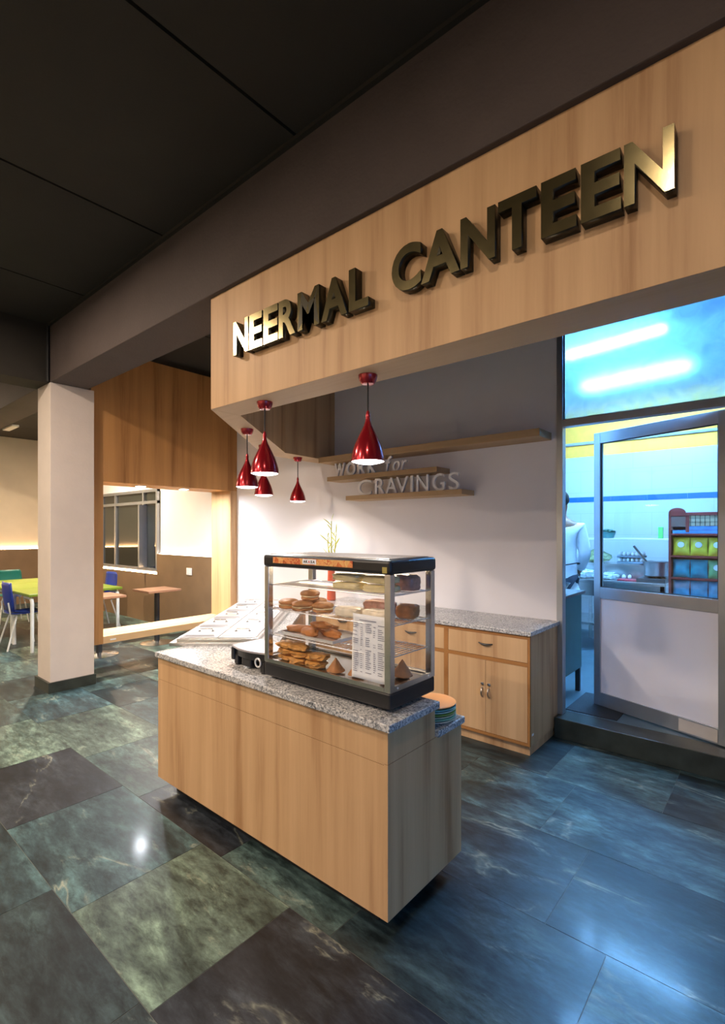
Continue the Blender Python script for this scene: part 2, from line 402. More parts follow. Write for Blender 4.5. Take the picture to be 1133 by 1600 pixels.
def lamp_light(name, kind, loc, energy, col, parent=None, size=0.1, spot=None, rot=(0,0,0), blend=0.5):
    l = bpy.data.lights.new(name, kind); l.energy = energy; l.color = col
    if kind == 'AREA': l.shape = 'DISK'; l.size = size
    elif kind == 'SPOT': l.spot_size = spot; l.spot_blend = blend; l.shadow_soft_size = size
    else: l.shadow_soft_size = size
    o = bpy.data.objects.new(name, l); COL.objects.link(o); o.location = loc; o.rotation_euler = rot
    if parent is not None: o.parent = parent
    return o

# ================================================================== SETTING
rnd = random.Random(11)
CEIL = 3.53
WB = 3.90            # shop back wall
XP = -5.45           # front of the timber partition
XL = -12.5           # far left wall of the dining room
YF = 4.20            # far wall of the dining room
XR = 2.6; YN = -3.6  # hall limits behind / right of the camera

floor = struct('floor', boxes((XL, XR, YN, YF, -0.10, -0.0012)), grout, 'polished green marble slab floor')
tones = {'light': s2l(88, 104, 94), 'mid': s2l(64, 81, 79), 'dark': s2l(37, 41, 47), 'blue': s2l(54, 74, 78), 'deep': s2l(42, 55, 58)}
fixed = {  # row index -> (joints, tones) seen in front of the counter
    0: ([-1.72, -2.42, -3.30, -4.2], {(-1.72): 'blue'}),
}
rows = [0.78 + 0.595*k for k in range(-8, 7)]
row_j = {0.78: [1.0, 0.2, -0.62, -1.56, -2.21, -3.08, -3.91, -4.75, -5.5],
         0.78+0.595: [1.3, 0.35, -0.5, -1.33, -2.05, -2.88, -3.66, -4.6, -5.4],
         0.78-0.595: [0.9, 0.1, -0.78, -1.62, -2.42, -3.3, -4.2, -5.1]}
row_t = {(0.78, -1.56): 'dark', (0.78, -2.21): 'light', (0.78, -3.08): 'blue', (0.78, -3.91): 'dark', (0.78, -4.75): 'light', (0.78, -5.5): 'mid',
         (1.375, -2.05): 'mid', (1.375, -1.33): 'deep', (1.375, -2.88): 'dark', (1.375, -3.66): 'mid', (1.375, -4.6): 'light',
         (0.185, -1.62): 'deep', (0.185, -2.42): 'deep', (0.185, -3.3): 'blue'}
for y0 in rows:
    key = min(row_j, key=lambda k: abs(k-y0))
    js = None
    if abs(key-y0) < 1e-3:
        js = list(row_j[key]); x = js[-1]
    else:
        js = [1.4 - rnd.random()*0.8]; x = js[-1]
    while x > XL:
        x -= rnd.uniform(0.62, 0.95); js.append(max(x, XL))
    js = [XR] + [1.9] + js if js[0] < 1.8 else [XR] + js
    for a, b in zip(js, js[1:]):
        if a - b < 0.05: continue
        yy1 = min(y0+0.595, YF)
        if yy1 - y0 < 0.05: continue
        if y0 > WB and b > XP: continue
        t = row_t.get((round(y0, 3), b)) or rnd.choice(['mid', 'blue', 'deep', 'mid', 'light', 'dark', 'deep'] if b < -1.0 else ['blue', 'deep', 'blue'])  # slabs at the right get bluish tones only: blue light put into their colour
        bm = boxes((b+0.0014, a-0.0014, y0+0.0014, yy1-0.0014, -0.02, 0.0))
        o = obj('floor_tile', bm, marble_mat, floor)
        k = rnd.uniform(0.88, 1.12); c = tones[t]; o.color = (c[0]*k, c[1]*k, c[2]*k, 1)

# ceiling: dark boards with open joints, beams
ceiling = struct('ceiling', boxes((XL, XR, YN, YF, CEIL+0.02, CEIL+0.12)), black_mat, 'dark painted ceiling of wide boards')
xj = [-1.87 + 1.315*k for k in range(-9, 5)]
for a, b in zip(xj, xj[1:]):
    for (y0, y1) in ((YN, 1.71), (2.05, YF)):
        x0, x1 = max(a, XL)+0.009, min(b, XR)-0.009
        if x1 - x0 > 0.05: obj('ceiling_board', boxes((x0, x1, y0+0.01, y1-0.01, CEIL, CEIL+0.019)), ceil_dark, ceiling)
BZ = 2.98
struct('beam_main', boxes((XL, XR, 1.71, 2.05, BZ, CEIL+0.02), bev=0.006), beam_paint, 'dark painted beam above the canteen sign')
struct('trim_1', boxes((XL, XR, 1.685, 1.71, CEIL-0.02, CEIL+0.0)), ceil_dark, 'dark edge trim along the top of the beam')
struct('beam_cross', boxes((-5.72, -5.40, YN, 1.70, BZ-0.01, CEIL+0.02)), ceil_dark, 'dark cross beam meeting the white column')
struct('trim_2', tube([(-5.375, 1.69, BZ), (-5.375, 1.69, CEIL)], 0.016, 8), cord_mat, 'dark conduit in the beam corner')

# column with stone skirting
struct('column', boxes((-5.72, -5.37, 1.71, 2.11, 0, BZ), bev=0.006), plain('column_paint', (0.72, 0.64, 0.57), 0.75, var=0.03, bump=0.08), 'square white painted column')
sk = struct('baseboard_column', boxes((-5.74, -5.35, 1.69, 1.712, 0, 0.10)), plinth_stone, 'dark stone skirting around the white column')
obj('skirting_side', boxes((-5.372, -5.35, 1.712, 2.12, 0, 0.10)), plinth_stone, sk)

# walls
struct('wall_back', boxes((XP-0.43, -1.345, WB, WB+0.10, 0, CEIL+0.1)), white_wall, 'white painted back wall of the serving area')
struct('wall_back_door_side', boxes((-0.235, XR, WB, WB+0.10, 0, CEIL+0.1)), white_wall, 'white wall beside the kitchen door')
struct('wall_back_lintel', boxes((-1.345, -0.235, WB, WB+0.10, 3.16, CEIL+0.1)), white_wall, 'white wall above the kitchen transom')
struct('wall_left', boxes((XL-0.1, XL, YN, YF+0.1, 0, CEIL+0.1)), cream_wall, 'cream dining room wall at the far left')
struct('wall_far', boxes((XL, XP-0.43, YF, YF+0.1, 0, CEIL+0.1)), white_wall, 'white dining room wall behind the partition')
EN0, EN1, ENZ = -1.6, 1.5, 2.25     # unseen glazed entrance added in the right wall to account for the blue cast
struct('wall_right', boxes((XR, XR+0.1, EN1, WB+0.1, 0, CEIL+0.1)), white_wall)
struct('wall_right_near', boxes((XR, XR+0.1, YN, EN0, 0, CEIL+0.1)), white_wall)
struct('wall_right_lintel', boxes((XR, XR+0.1, EN0, EN1, ENZ, CEIL+0.1)), white_wall)
struct('ground_outside', boxes((XR+0.1, XR+14, -12, 12, -0.2, -0.05)), plain('outdoor_paving', (0.10, 0.10, 0.11), 0.8))
ent = thing('door_added', 'unseen added aluminium framed glazed entrance with dusk light outside', None, (XR, 0, 0), kind='structure')
for y in (EN0, -0.58, 0.44, EN1-0.06): obj('frame_post', boxes((XR+0.02, XR+0.08, y, y+0.06, 0, ENZ)), alu, ent)
obj('frame_head', boxes((XR+0.02, XR+0.08, EN0, EN1, ENZ-0.06, ENZ)), alu, ent)
for a, b in ((EN0+0.06, -0.58), (-0.52, 0.44), (0.50, EN1-0.06)): obj('entrance_pane', boxes((XR+0.045, XR+0.051, a, b, 0.02, ENZ-0.06)), pane_clear, ent)
pl_ = bpy.data.lights.new('entrance_sky_portal', 'AREA'); pl_.shape = 'RECTANGLE'; pl_.size = EN1-EN0; pl_.size_y = ENZ; pl_.cycles.is_portal = True
po = bpy.data.objects.new('entrance_sky_portal', pl_); COL.objects.link(po); po.location = (XR+0.09, (EN0+EN1)/2, ENZ/2); po.rotation_euler = (R(90), 0, R(90))
struct('wall_near', boxes((XL, XR, YN-0.1, YN, 0, CEIL+0.1)), cream_wall)

# timber partition with a wide opening, standing clear of the floor
PT = XP - 0.43
part_w = thing('wall_partition', 'amber timber partition with a wide framed opening', None, (XP, 2.11, 0.37), kind='structure')
OY0, OY1, OZ0, OZ1 = 2.23, 3.80, 0.445, 2.07
obj('header_panel', boxes((PT, XP, 2.11, WB, OZ1+0.0, 3.46)), oak_dark, part_w)
obj('jamb', boxes((PT, XP, 2.11, OY0, 0.37, OZ1)), oak_dark, part_w)
obj('jamb', boxes((PT, XP, OY1, WB, 0.37, OZ1)), beech, part_w)
obj('opening_sill', boxes((PT, XP, OY0, OY1, 0.37, OZ0), bev=0.002), beech_h, part_w)
obj('maker_plate', boxes((XP, XP+0.002, 2.30, 2.36, 0.395, 0.412)), white_plastic, part_w)
for k, y in enumerate((2.73, 3.27)):
    d = thing('recessed_downlight', ['round recessed downlight in the opening head nearer the column', 'round recessed downlight in the opening head nearer the back wall'][k], 'downlight', (-5.66, y, OZ1), group='downlights in the partition opening')
    obj('bezel', lathe([(0.052, 0.0), (0.062, -0.004), (0.062, -0.008), (0.05, -0.008), (0.048, -0.001)], 28, cap=False), white_plastic, d, True, world=False)
    obj('lamp_face', lathe([(0.0, -0.004), (0.05, -0.004)], 28, cap=False), emit('downlight_face_%d' % k, DOWN_COL, 1300.0), d, world=False)
    lamp_light('downlight_beam', 'SPOT', (0, 0, -0.02), DOWN_W, DOWN_COL, d, 0.04, R(120), blend=0.7)

# dining room wainscots with cove light
cove = emit('warm_cove_strip', COVE_COL, COVE_E)
struct('trim_3', boxes((XL+0.0, XL+0.05, YN, YF-0.06, 0, 1.17)), brown_panel, 'brown wainscot on the left dining wall')
struct('trim_4', boxes((XL+0.01, XL+0.035, YN+0.1, YF-0.1, 1.17, 1.18)), cove, 'lit cove strip above the left wainscot')
struct('trim_5', boxes((-8.0, XP-0.44, YF-0.07, YF, 0, 1.17)), brown_panel, 'brown wainscot right of the dining window')
struct('trim_6', boxes((-7.98, XP-0.46, YF-0.045, YF-0.015, 1.17, 1.18)), emit('white_cove_strip', (1.0, 0.84, 0.66), 9.0), 'lit cove strip above the brown wainscot')
struct('trim_7', boxes((XL+0.05, -8.0, YF-0.05, YF, 0, 0.83)), brown_panel, 'brown wainscot under the dining window')
struct('trim_8', boxes((-10.6, -8.02, YF-0.045, YF-0.01, 0.83, 0.84)), cove, 'lit strip under the dining window')
# dining window
wn = thing('window_1', 'aluminium dining room window with dark night panes', None, (-9.1, YF, 0.86), kind='structure')
WX0, WX1, WZ0, WZ1 = -10.25, -8.03, 0.87, 2.27
obj('window_frame', boxes((WX0, WX1, YF-0.05, YF, WZ0, WZ0+0.05)), alu, wn)
obj('window_frame', boxes((WX0, WX1, YF-0.05, YF, WZ1-0.05, WZ1)), alu, wn)
obj('window_transom', boxes((WX0, WX1, YF-0.05, YF, 2.02, 2.07)), alu, wn)
for x in (WX0, -9.65, -8.55, WX1-0.05):
    obj('window_mullion', boxes((x, x+0.05, YF-0.052, YF, WZ0, WZ1)), alu, wn)
for a, b in ((WX0+0.05, -9.65), (-9.60, -8.55), (-8.50, WX1-0.05)):
    obj('window_pane', boxes((a, b, YF-0.02, YF-0.012, WZ0+0.05, 2.02)), night, wn)
    obj('window_pane', boxes((a, b, YF-0.02, YF-0.012, 2.07, WZ1-0.05)), night, wn)
obj('open_sash', boxes((-8.48, -8.44, YF-0.16, YF-0.02, 0.93, 2.0)), alu, wn)

# hall ceiling lights behind the camera (two glint in the gold letters, three added to spread soft light)
def hall_light(x, y, watts, label):
    d = thing('ceiling_downlight', label, 'ceiling light', (x, y, CEIL), group='round surface lights on the hall ceiling')
    obj('housing', lathe([(0.11, 0), (0.12, -0.01), (0.12, -0.05), (0.105, -0.055)], 32), white_metal, d, True, world=False)
    obj('diffuser', lathe([(0.0, -0.056), (0.10, -0.056)], 32, cap=False), emit(d.name + '_diffuser', (1.0, 0.9, 0.75), 9.0), d, world=False)
    lamp_light('ceiling_light_glow', 'AREA', (0, 0, -0.062), watts, HALL_COL, d, 0.16)
for hx, hy, hw, hl in ((-4.15, 0.2, 1.25, 'left of the camera near the cross beam'), (-2.6, -1.3, 1.3, 'added behind the camera, in line with the counter'), (-0.35, 0.12, 0.22, 'directly above the camera'),
                       (-4.3, -2.4, 1.3, 'added far behind the camera near the cross beam'), (-0.9, -2.6, 0.6, 'added farthest behind the camera')):
    hall_light(hx, hy, HALL_W*hw, 'round surface light on the dark ceiling ' + hl)
d = thing('emergency_light', 'small pale ceiling light in the dining room left of the column', 'ceiling light', (-11.2, 2.9, CEIL))
obj('housing', boxes((-11.5, -10.9, 2.84, 2.96, CEIL-0.04, CEIL), bev=0.008), white_plastic, d)
for (x, y) in ((-8.6, 3.1), (-9.6, 0.4)):
    d = thing('dining_downlight', 'round dining room ceiling light over the %s' % ('green tables' if y > 1 else 'open floor'), 'ceiling light', (x, y, CEIL))
    obj('housing', lathe([(0.10, 0), (0.11, -0.01), (0.11, -0.04), (0.095, -0.045)], 28), white_metal, d, True, world=False)
    obj('diffuser', lathe([(0.0, -0.046), (0.09, -0.046)], 28, cap=False), emit(d.name + '_diffuser', (1.0, 0.85, 0.65), 12.0), d, world=False)
    lamp_light('dining_glow', 'AREA', (0, 0, -0.05), DINE_W, (1.0, 0.78, 0.55), d, 0.2)

# ================================================================== FASCIA AND SIGN
FZ0 = 2.30; FY0 = 1.74; FY1 = 1.96
fas = thing('sign_fascia', 'light beech laminate fascia with gold lettering below the dark beam', 'fascia', (-1.2, FY0, FZ0))
def under(o):
    for p in o.data.polygons:
        if p.normal.z < -0.9: p.material_index = 1
under(obj('front_panel', boxes((-2.70, XR, FY0, FY1, FZ0, BZ), bev=0.0015), [beech, soffit], fas))
# diagonal return and short return to the back wall (one continuous box, 0.24 deep)
under(obj('corner_return', prism([(-2.70, FY0), (-2.70, FY1), (-3.66, 3.17), (-3.70, WB), (-3.94, WB), (-3.90, 3.10)], FZ0, 3.50), [beech, soffit], fas))
sign = thing('canteen_sign', 'gold mirror-faced raised letters reading NEERMAL CANTEEN on the beech fascia', 'sign', (-1.5, FY0, 2.545))
LETTER_X = [('N', -2.4, -2.264), ('E', -2.252, -2.141), ('E', -2.13, -2.012), ('R', -2.005, -1.879), ('M', -1.861, -1.709), ('A', -1.694, -1.529), ('L', -1.517, -1.402),
            ('C', -1.273, -1.126), ('A', -1.125, -0.95), ('N', -0.946, -0.805), ('T', -0.793, -0.653), ('E', -0.637, -0.521), ('E', -0.507, -0.388), ('N', -0.38, -0.247)]
def sign_letter(ch, x0, x1):
    bm = stand_letter(ch, x0, x1, 2.547, 2.737, FY0, 0.048, offset=0.030)
    for f in bm.faces:
        if f.normal.y < -0.9: f.material_index = 0
        else: f.material_index = 1
    return obj('letter', bm, [gold, gold_side], sign)
for ch, x0, x1 in LETTER_X: sign_letter(ch, x0, x1)

# ================================================================== PENDANT LAMPS
SHADE = [(0.009, 0.215), (0.012, 0.198), (0.019, 0.175), (0.032, 0.148), (0.047, 0.118), (0.062, 0.085), (0.073, 0.052), (0.080, 0.022), (0.082, 0.0)]
def pendant(x, y, label, drop):
    p = thing('pendant_lamp', label, 'pendant lamp', (x, y, FZ0), group='red pendant lamps over the serving counter')
    obj('ceiling_rose', lathe([(0.020, -0.044), (0.030, -0.042), (0.040, -0.030), (0.046, -0.012), (0.047, 0.0)], 32), red_lamp, p, True, world=False)
    top = -drop + 0.215
    obj('cord', tube([(0, 0, -0.043), (0, 0, top-0.005)], 0.004, 8), cord_mat, p, True, world=False)
    outer = [(r, -drop+z) for r, z in SHADE]; inner = [(r-0.003, -drop+z+0.001) for r, z in reversed(SHADE)]
    sh = obj('lamp_shade', lathe(outer+[(0.080, -drop+0.001)], 40, cap=False), red_lamp, p, True, world=False)
    obj('cord_grip', lathe([(0.005, top+0.03), (0.009, top+0.02), (0.012, top)], 20), red_lamp, sh, True, world=False)
    obj('shade_lining', lathe([(max(r-0.004, 0.004), -drop+z-0.0) for r, z in SHADE[1:]], 32, cap=False), white_plastic, sh, True, world=False)
    obj('bulb', lathe([(0.077, -drop+0.004), (0.070, -drop-0.003), (0.045, -drop-0.009), (0.0, -drop-0.012)], 32, cap=False), emit(p.name+'_bulb', (1.0, 0.95, 0.90), 12.0), p, True, world=False)
    lamp_light('bulb_glow', 'SPOT', (0, 0, -drop-0.018), PEND_W, PEND_COL, p, 0.05, R(165), blend=0.6)
pendant(-1.535, 1.85, 'large red pendant lamp nearest the camera above the glass warmer', 0.415)
pendant(-2.31, 1.845, 'red pendant lamp at the left corner of the fascia', 0.415)
pendant(-3.02, 2.25, 'red pendant lamp hanging leftmost beside the timber partition', 0.425)
pendant(-3.48, 2.77, 'red pendant lamp half hidden behind the corner pendant', 0.435)
pendant(-3.79, 3.45, 'small looking red pendant lamp nearest the white back wall', 0.445)

# ================================================================== SERVING COUNTER
CX0, CX1, CY0, CYM, CY1 = -2.87, -1.139, 1.49, 1.82, 2.045
D = Vector((-0.656, 0.755)); NN = Vector((0.755, 0.656))   # direction of the angled leg, and its inward normal
def P2(p, a, b): q = Vector(p) + D*a + NN*b; return (q.x, q.y)
cnt = thing('serving_counter', 'beech laminate serving counter with speckled granite top standing on the marble floor', 'counter', (-2.0, 1.75, 0))
obj('front_panel', boxes((CX0, CX1-0.018, CY0, CY0+0.018, 0.08, 0.665)), beech, cnt)
obj('apron_panel', boxes((CX0, CX1-0.018, CY0-0.0, CY0+0.018, 0.667, 0.80)), beech, cnt)
obj('end_panel', boxes((CX1-0.018, CX1, CY0, CY1, 0.08, 0.67)), beech, cnt)
obj('end_panel', boxes((CX1-0.018, CX1, CY0, CYM, 0.672, 0.80)), beech, cnt)
obj('plinth', boxes((CX0+0.09, CX1-0.10, CY0+0.07, CY1-0.06, 0.0, 0.08)), black_mat, cnt)
obj('carcass', boxes((CX0+0.02, CX1-0.019, CY0+0.019, CYM-0.001, 0.08, 0.799)), beech, cnt)
obj('carcass', boxes((-2.35, CX1-0.019, CYM, CY1, 0.08, 0.669)), beech, cnt)
obj('granite_ledge', boxes((CX0-0.005, CX1+0.022, CY0-0.02, CYM+0.006, 0.80, 0.83), bev=0.004), granite_mat, cnt)
obj('granite_worktop', boxes((-2.30, CX1+0.014, CYM+0.008, CY1+0.012, 0.67, 0.70), bev=0.004), granite_mat, cnt)
# angled leg running back to the left
A0 = (CX0+0.0, CY0+0.03)
LL = 1.98
leg_pts = [P2(A0, 0.06, 0.03), P2(A0, LL, 0.03), P2(A0, LL, 0.66), P2(A0, 0.52, 0.66)]
lc = thing('angled_counter', 'angled rear leg of the serving counter carrying the steel food pans', 'counter', (leg_pts[0][0], leg_pts[0][1], 0))
leg_pts = [P2(A0, 0.42, 0.04), P2(A0, LL, 0.04), P2(A0, LL, 0.66), P2(A0, 0.98, 0.66)]
obj('body', prism(leg_pts, 0.08, 0.80), beech, lc)
obj('plinth', prism([P2(A0, 0.52, 0.12), P2(A0, LL-0.08, 0.12), P2(A0, LL-0.08, 0.58), P2(A0, 1.0, 0.58)], 0.0, 0.08), black_mat, lc)
obj('granite_top', prism([P2((CX0-0.005, CYM+0.008), 0.0, 0.0), P2(A0, LL+0.02, 0.0), P2(A0, LL+0.02, 0.68), (-2.26, CYM+0.008)], 0.80, 0.83), granite_mat, lc)

# bain marie: steel top with ten lidded pans
rzD = math.atan2(D.y, D.x)  # local x along D
BM0 = P2((CX0, CY0-0.0), 0.13, 0.015)
bmr = thing('bain_marie', 'low steel bain-marie frame set on the granite of the angled counter', 'bain-marie', (BM0[0], BM0[1], 0.83), rz=rzD)
# local: x along the leg, y to the left (-NN); so inward is -y
BW = 0.58; BL = 1.83
obj('base_frame', boxes((0, BL, -BW, 0, 0.0, 0.022), bev=0.003), steel, bmr, world=False)
obj('top_deck', boxes((0.035, BL-0.03, -BW+0.03, -0.035, 0.022, 0.040), bev=0.003), steel, bmr, world=False)
rows_n = ['front', 'second', 'middle', 'fourth', 'rearmost']
lid_proto = None
for i in range(5):
    for j in range(2):
        lx = 0.05 + i*0.346; ly = -0.05 - j*0.245
        lab = 'steel food pan lid in the %s row of the bain-marie, %s side' % (rows_n[i], 'window' if j == 0 else 'warmer')
        lab = lab.replace('window side', 'partition side')
        c = T(BM0[0], BM0[1], 0.83) @ RZ(rzD) @ Vector((lx+0.168, ly-0.118, 0.040))
        if lid_proto is None:
            t = thing('food_pan', lab, 'food pan', tuple(c), rz=rzD, group='lidded steel pans in the bain-marie')
            bm = boxes((-0.168, 0.168, -0.118, 0.118, 0.0, 0.006), bev=0.002)
            obj('pan_rim', bm, steel_lid, t, world=False)
            bm = bmesh.new()
            vs0 = [(-0.158,-0.108),(0.158,-0.108),(0.158,0.108),(-0.158,0.108)]; vs1 = [(-0.14,-0.09),(0.14,-0.09),(0.14,0.09),(-0.14,0.09)]
            a = [bm.verts.new((x,y,0.006)) for x,y in vs0]; b = [bm.verts.new((x,y,0.016)) for x,y in vs1]
            e = [bm.verts.new((x*0.93,y*0.9,0.011)) for x,y in vs1]
            for q in range(4):
                bm.faces.new((a[q],a[(q+1)%4],b[(q+1)%4],b[q])); bm.faces.new((b[q],b[(q+1)%4],e[(q+1)%4],e[q]))
            bm.faces.new(e)
            bmesh.ops.recalc_face_normals(bm, faces=bm.faces)
            ld = obj('lid', bm, steel_lid, t, world=False)
            obj('lid_handle', tube([(0, -0.045, 0.011), (0, -0.040, 0.026), (0, 0.040, 0.026), (0, 0.045, 0.011)], 0.0045, 8), steel, ld, True, world=False)
            for s in (-1, 1): obj('handle_foot', lathe([(0.009, 0.0), (0.009, 0.003)], 12, (0, s*0.045, 0.011)), dark_metal, ld, world=False)
            lid_proto = t
        else:
            t = copy_tree(lid_proto); t.location = c; t['label'] = lab

# ------------------------------------------------------------------ food warmer
WX0, WX1, WY0, WY1 = -1.955, -1.180, 1.560, 1.885
Z0, ZB, ZL, ZT = 0.845, 0.912, 1.378, 1.436
wm = thing('food_warmer', 'glass display food warmer with black base and lid standing on the granite ledge', 'food warmer', (-1.57, 1.72, 0.83))
obj('base', boxes((WX0, WX1, WY0, WY1, Z0, ZB), bev=0.008), black_plastic, wm)
for x in (WX0+0.05, WX1-0.05):
    for y in (WY0+0.045, WY1-0.045): obj('foot', lathe([(0.016, 0), (0.019, 0.016)], 14, (x, y, 0.83)), black_plastic, wm)
lid = obj('lid', boxes((WX0-0.006, WX1+0.006, WY0-0.006, WY1+0.006, ZL, ZT), bev=0.014, seg=3), black_plastic, wm)
obj('lid_top_plate', boxes((WX0+0.02, WX1-0.02, WY0+0.02, WY1-0.02, ZT-0.001, ZT+0.004), bev=0.002), steel, lid)
obj('food_banner', boxes((WX0+0.075, WX1-0.19, WY0-0.0085, WY0-0.006, ZL+0.020, ZT-0.010)), banner_mat, lid)
obj('banner_logo_patch', boxes((-1.672, -1.585, WY0-0.0095, WY0-0.0085, ZL+0.024, ZT-0.012)), paper, lid)
for i, ch in enumerate('AKASA'):
    x0 = -1.665+i*0.015
    bm = stand_letter(ch, x0, x0+0.0125, ZL+0.029, ZL+0.041, WY0-0.0095, 0.001, offset=0.02)
    obj('logo_letter', bm, plain('logo_red', (0.6, 0.02, 0.04), 0.4) if i == 2 else black_plastic, lid)
obj('gold_sticker', boxes((WX1-0.035, WX1-0.012, WY0-0.0075, WY0-0.006, ZL+0.006, ZL+0.030)), plain('gold_sticker', (0.45, 0.38, 0.12), 0.4, metal=0.5), lid)
pw = 0.030
for (x0, x1) in ((WX0, WX0+pw), (WX1-pw, WX1)):
    for (y0, y1) in ((WY0, WY0+pw), (WY1-pw, WY1)):
        obj('corner_post', boxes((x0, x1, y0, y1, ZB, ZL), bev=0.002), steel, wm)
for (y0, y1) in ((WY0, WY0+0.012), (WY1-0.012, WY1)): obj('bottom_rail', boxes((WX0+pw, WX1-pw, y0, y1, ZB, ZB+0.018)), steel, wm)
for (x0, x1) in ((WX0, WX0+0.012), (WX1-0.012, WX1)):
    sr = obj('side_rail', boxes((x0, x1, WY0+pw, WY1-pw, ZB, ZB+0.022)), steel, wm)
for y in (WY0+0.05, WY1-0.05): obj('rail_screw', xf(lathe([(0.005, 0), (0.004, 0.002)], 10), T(WX1, y, ZB+0.012) @ Matrix.Rotation(R(90), 4, 'Y')), steel_lid, sr)
obj('front_glass', boxes((WX0+pw, WX1-pw, WY0+0.010, WY0+0.013, ZB+0.016, ZL)), pane_warm, wm)
obj('side_glass', boxes((WX1-0.010, WX1-0.007, WY0+pw, WY1-pw, ZB+0.02, ZL)), pane_warm, wm)
obj('side_glass', boxes((WX0+0.007, WX0+0.010, WY0+pw, WY1-pw, ZB+0.02, ZL)), pane_warm, wm)
obj('rear_sliding_door', boxes((WX0+pw, -1.55, WY1-0.012, WY1-0.009, ZB+0.016, ZL)), pane_warm, wm)
obj('rear_sliding_door', boxes((-1.60, WX1-pw, WY1-0.018, WY1-0.015, ZB+0.016, ZL)), pane_warm, wm)
obj('tray_floor', boxes((WX0+0.013, WX1-0.013, WY0+0.014, WY1-0.02, ZB, ZB+0.006)), steel, wm)
SH = [1.044, 1.169, 1.290]
for z in SH:
    bm = bmesh.new()
    x0, x1, y0, y1 = WX0+0.018, WX1-0.018, WY0+0.022, WY1-0.026
    tube([(x0, y0, z), (x1, y0, z), (x1, y1, z), (x0, y1, z)], 0.0028, 6, bm, closed=True)
    n = 34
    for i in range(1, n): x = x0+(x1-x0)*i/n; tube([(x, y0, z), (x, y1, z)], 0.0014, 5, bm)
    for yy in (y0+0.09, y1-0.09): tube([(x0, yy, z-0.003), (x1, yy, z-0.003)], 0.0018, 5, bm)
    o = obj('wire_shelf', bm, steel_lid, wm); o['kind'] = 'stuff'
ht = obj('added_food_light', tube([(-1.85, 1.835, ZL-0.004), (-1.29, 1.835, ZL-0.004)], 0.007, 10), emit('added_food_glow', (1.0, 0.78, 0.52), 34.0), wm, True)  # glowing tube added out of sight under the lid to brighten the food
# menu sheet taped inside the front glass
mn = thing('menu_sheet', 'white printed price list sheet taped to the front glass of the warmer', 'paper sheet', (-1.29, WY0+0.016, 0.94))
bm = bmesh.new(); g = []
px0, px1, pz0, pz1 = -1.395, -1.213, 0.938, 1.205
for i in range(13):
    col = []
    for j in range(17):
        u, v = i/12, j/16
        yy = WY0+0.0155+0.006*abs(math.sin(v*5.2))*(0.4+0.6*(1-u)) + 0.002*math.sin(u*7)
        col.append(bm.verts.new((px0+(px1-px0)*u - 0.004*math.sin(v*6)*(1-u), yy, pz0+(pz1-pz0)*v)))
    g.append(col)
for i in range(12):
    for j in range(16): bm.faces.new((g[i][j], g[i+1][j], g[i+1][j+1], g[i][j+1]))
for f in list(bm.faces): pass
sheet = obj('sheet', bm, paper, mn, True)
md = sheet.modifiers.new('thickness', 'SOLIDIFY'); md.thickness = 0.0006; md.offset = 1.0
bm = bmesh.new(); pr = random.Random(5)
cols = [(-1.387, 0.030), (-1.347, 0.012), (-1.320, 0.034), (-1.278, 0.014), (-1.254, 0.034)]
for blk, (za, zb) in enumerate(((1.168, 1.078), (1.060, 0.968))):
    nrow = 12
    for i in range(nrow):
        z = za + (zb-za)*i/(nrow-1)
        for cx, cw in cols:
            if pr.random() < 0.14: continue
            l = cw*pr.uniform(0.55, 1.0)
            box(bm, cx, cx+l, WY0+0.0138, WY0+0.0142, z-0.0013, z+0.0013)
box(bm, -1.352, -1.262, WY0+0.0138, WY0+0.0142, 1.181, 1.184)
o = obj('printed_lines', bm, ink, mn); o['kind'] = 'stuff'

# food in the warmer
def food(name, bm, mat, label, x, y, z, rz=0.0, group=None):
    return solo(name, bm, mat, label, 'food', group, (x, y, z+0.0015), rz)
def bun(label, x, y, z, rz, seed, s=1.0):
    t = thing('cream_bun', label, 'bun', (x, y, z), rz, 'cream buns on the middle warmer shelf')
    obj('bun_base', blob(0.050*s, 0.046*s, 0.011, 2.4, 0.05, seed, 2, 0.3), bun_mat, t, True, world=False)
    obj('cream_layer', xf(blob(0.049*s, 0.045*s, 0.007, 2.4, 0.12, seed+3, 2, 0.2, 4), T(0, 0, 0.013)), cream_mat, t, True, world=False)
    obj('bun_top', xf(blob(0.052*s, 0.048*s, 0.017, 2.2, 0.05, seed+5, 3, 0.45), T(0, 0, 0.021)), bun_mat, t, True, world=False)
zz = SH[1]+0.003
bun('leftmost cream bun on the middle warmer shelf', -1.868, 1.64, zz, 0.2, 1)
bun('cream bun second from the left on the middle warmer shelf, nearest the front glass', -1.760, 1.632, zz, 0.9, 2)
bun('cream bun at the right end of the bun pile on the middle warmer shelf', -1.652, 1.66, zz, 0.5, 3)
bun('cream bun at the back of the bun pile on the middle warmer shelf', -1.79, 1.755, zz, 1.4, 4)
bun('topmost cream bun resting on the others on the middle warmer shelf', -1.752, 1.675, zz+0.0475, 0.1, 6, 0.95)
def pack(label, x, y, z, sx_, sy_, sz_, rz, seed, mat, grp):
    return food('wrapped_sandwich', blob(sx_/2, sy_/2, sz_/2, 5.0, 0.05, seed, 3, 0.1, 2.5), mat, label, x, y, z, rz, grp)
g1 = 'wrapped sandwiches in the warmer'
zz = SH[2]+0.0015
pack('wrapped sandwich, lower left of the four on the top warmer shelf', -1.475, 1.66, zz, 0.165, 0.10, 0.034, 0.05, 11, wrap_mat, g1)
pack('wrapped sandwich, upper left of the four on the top warmer shelf', -1.480, 1.66, zz+0.0375, 0.160, 0.10, 0.034, -0.04, 12, wrap_mat, g1)
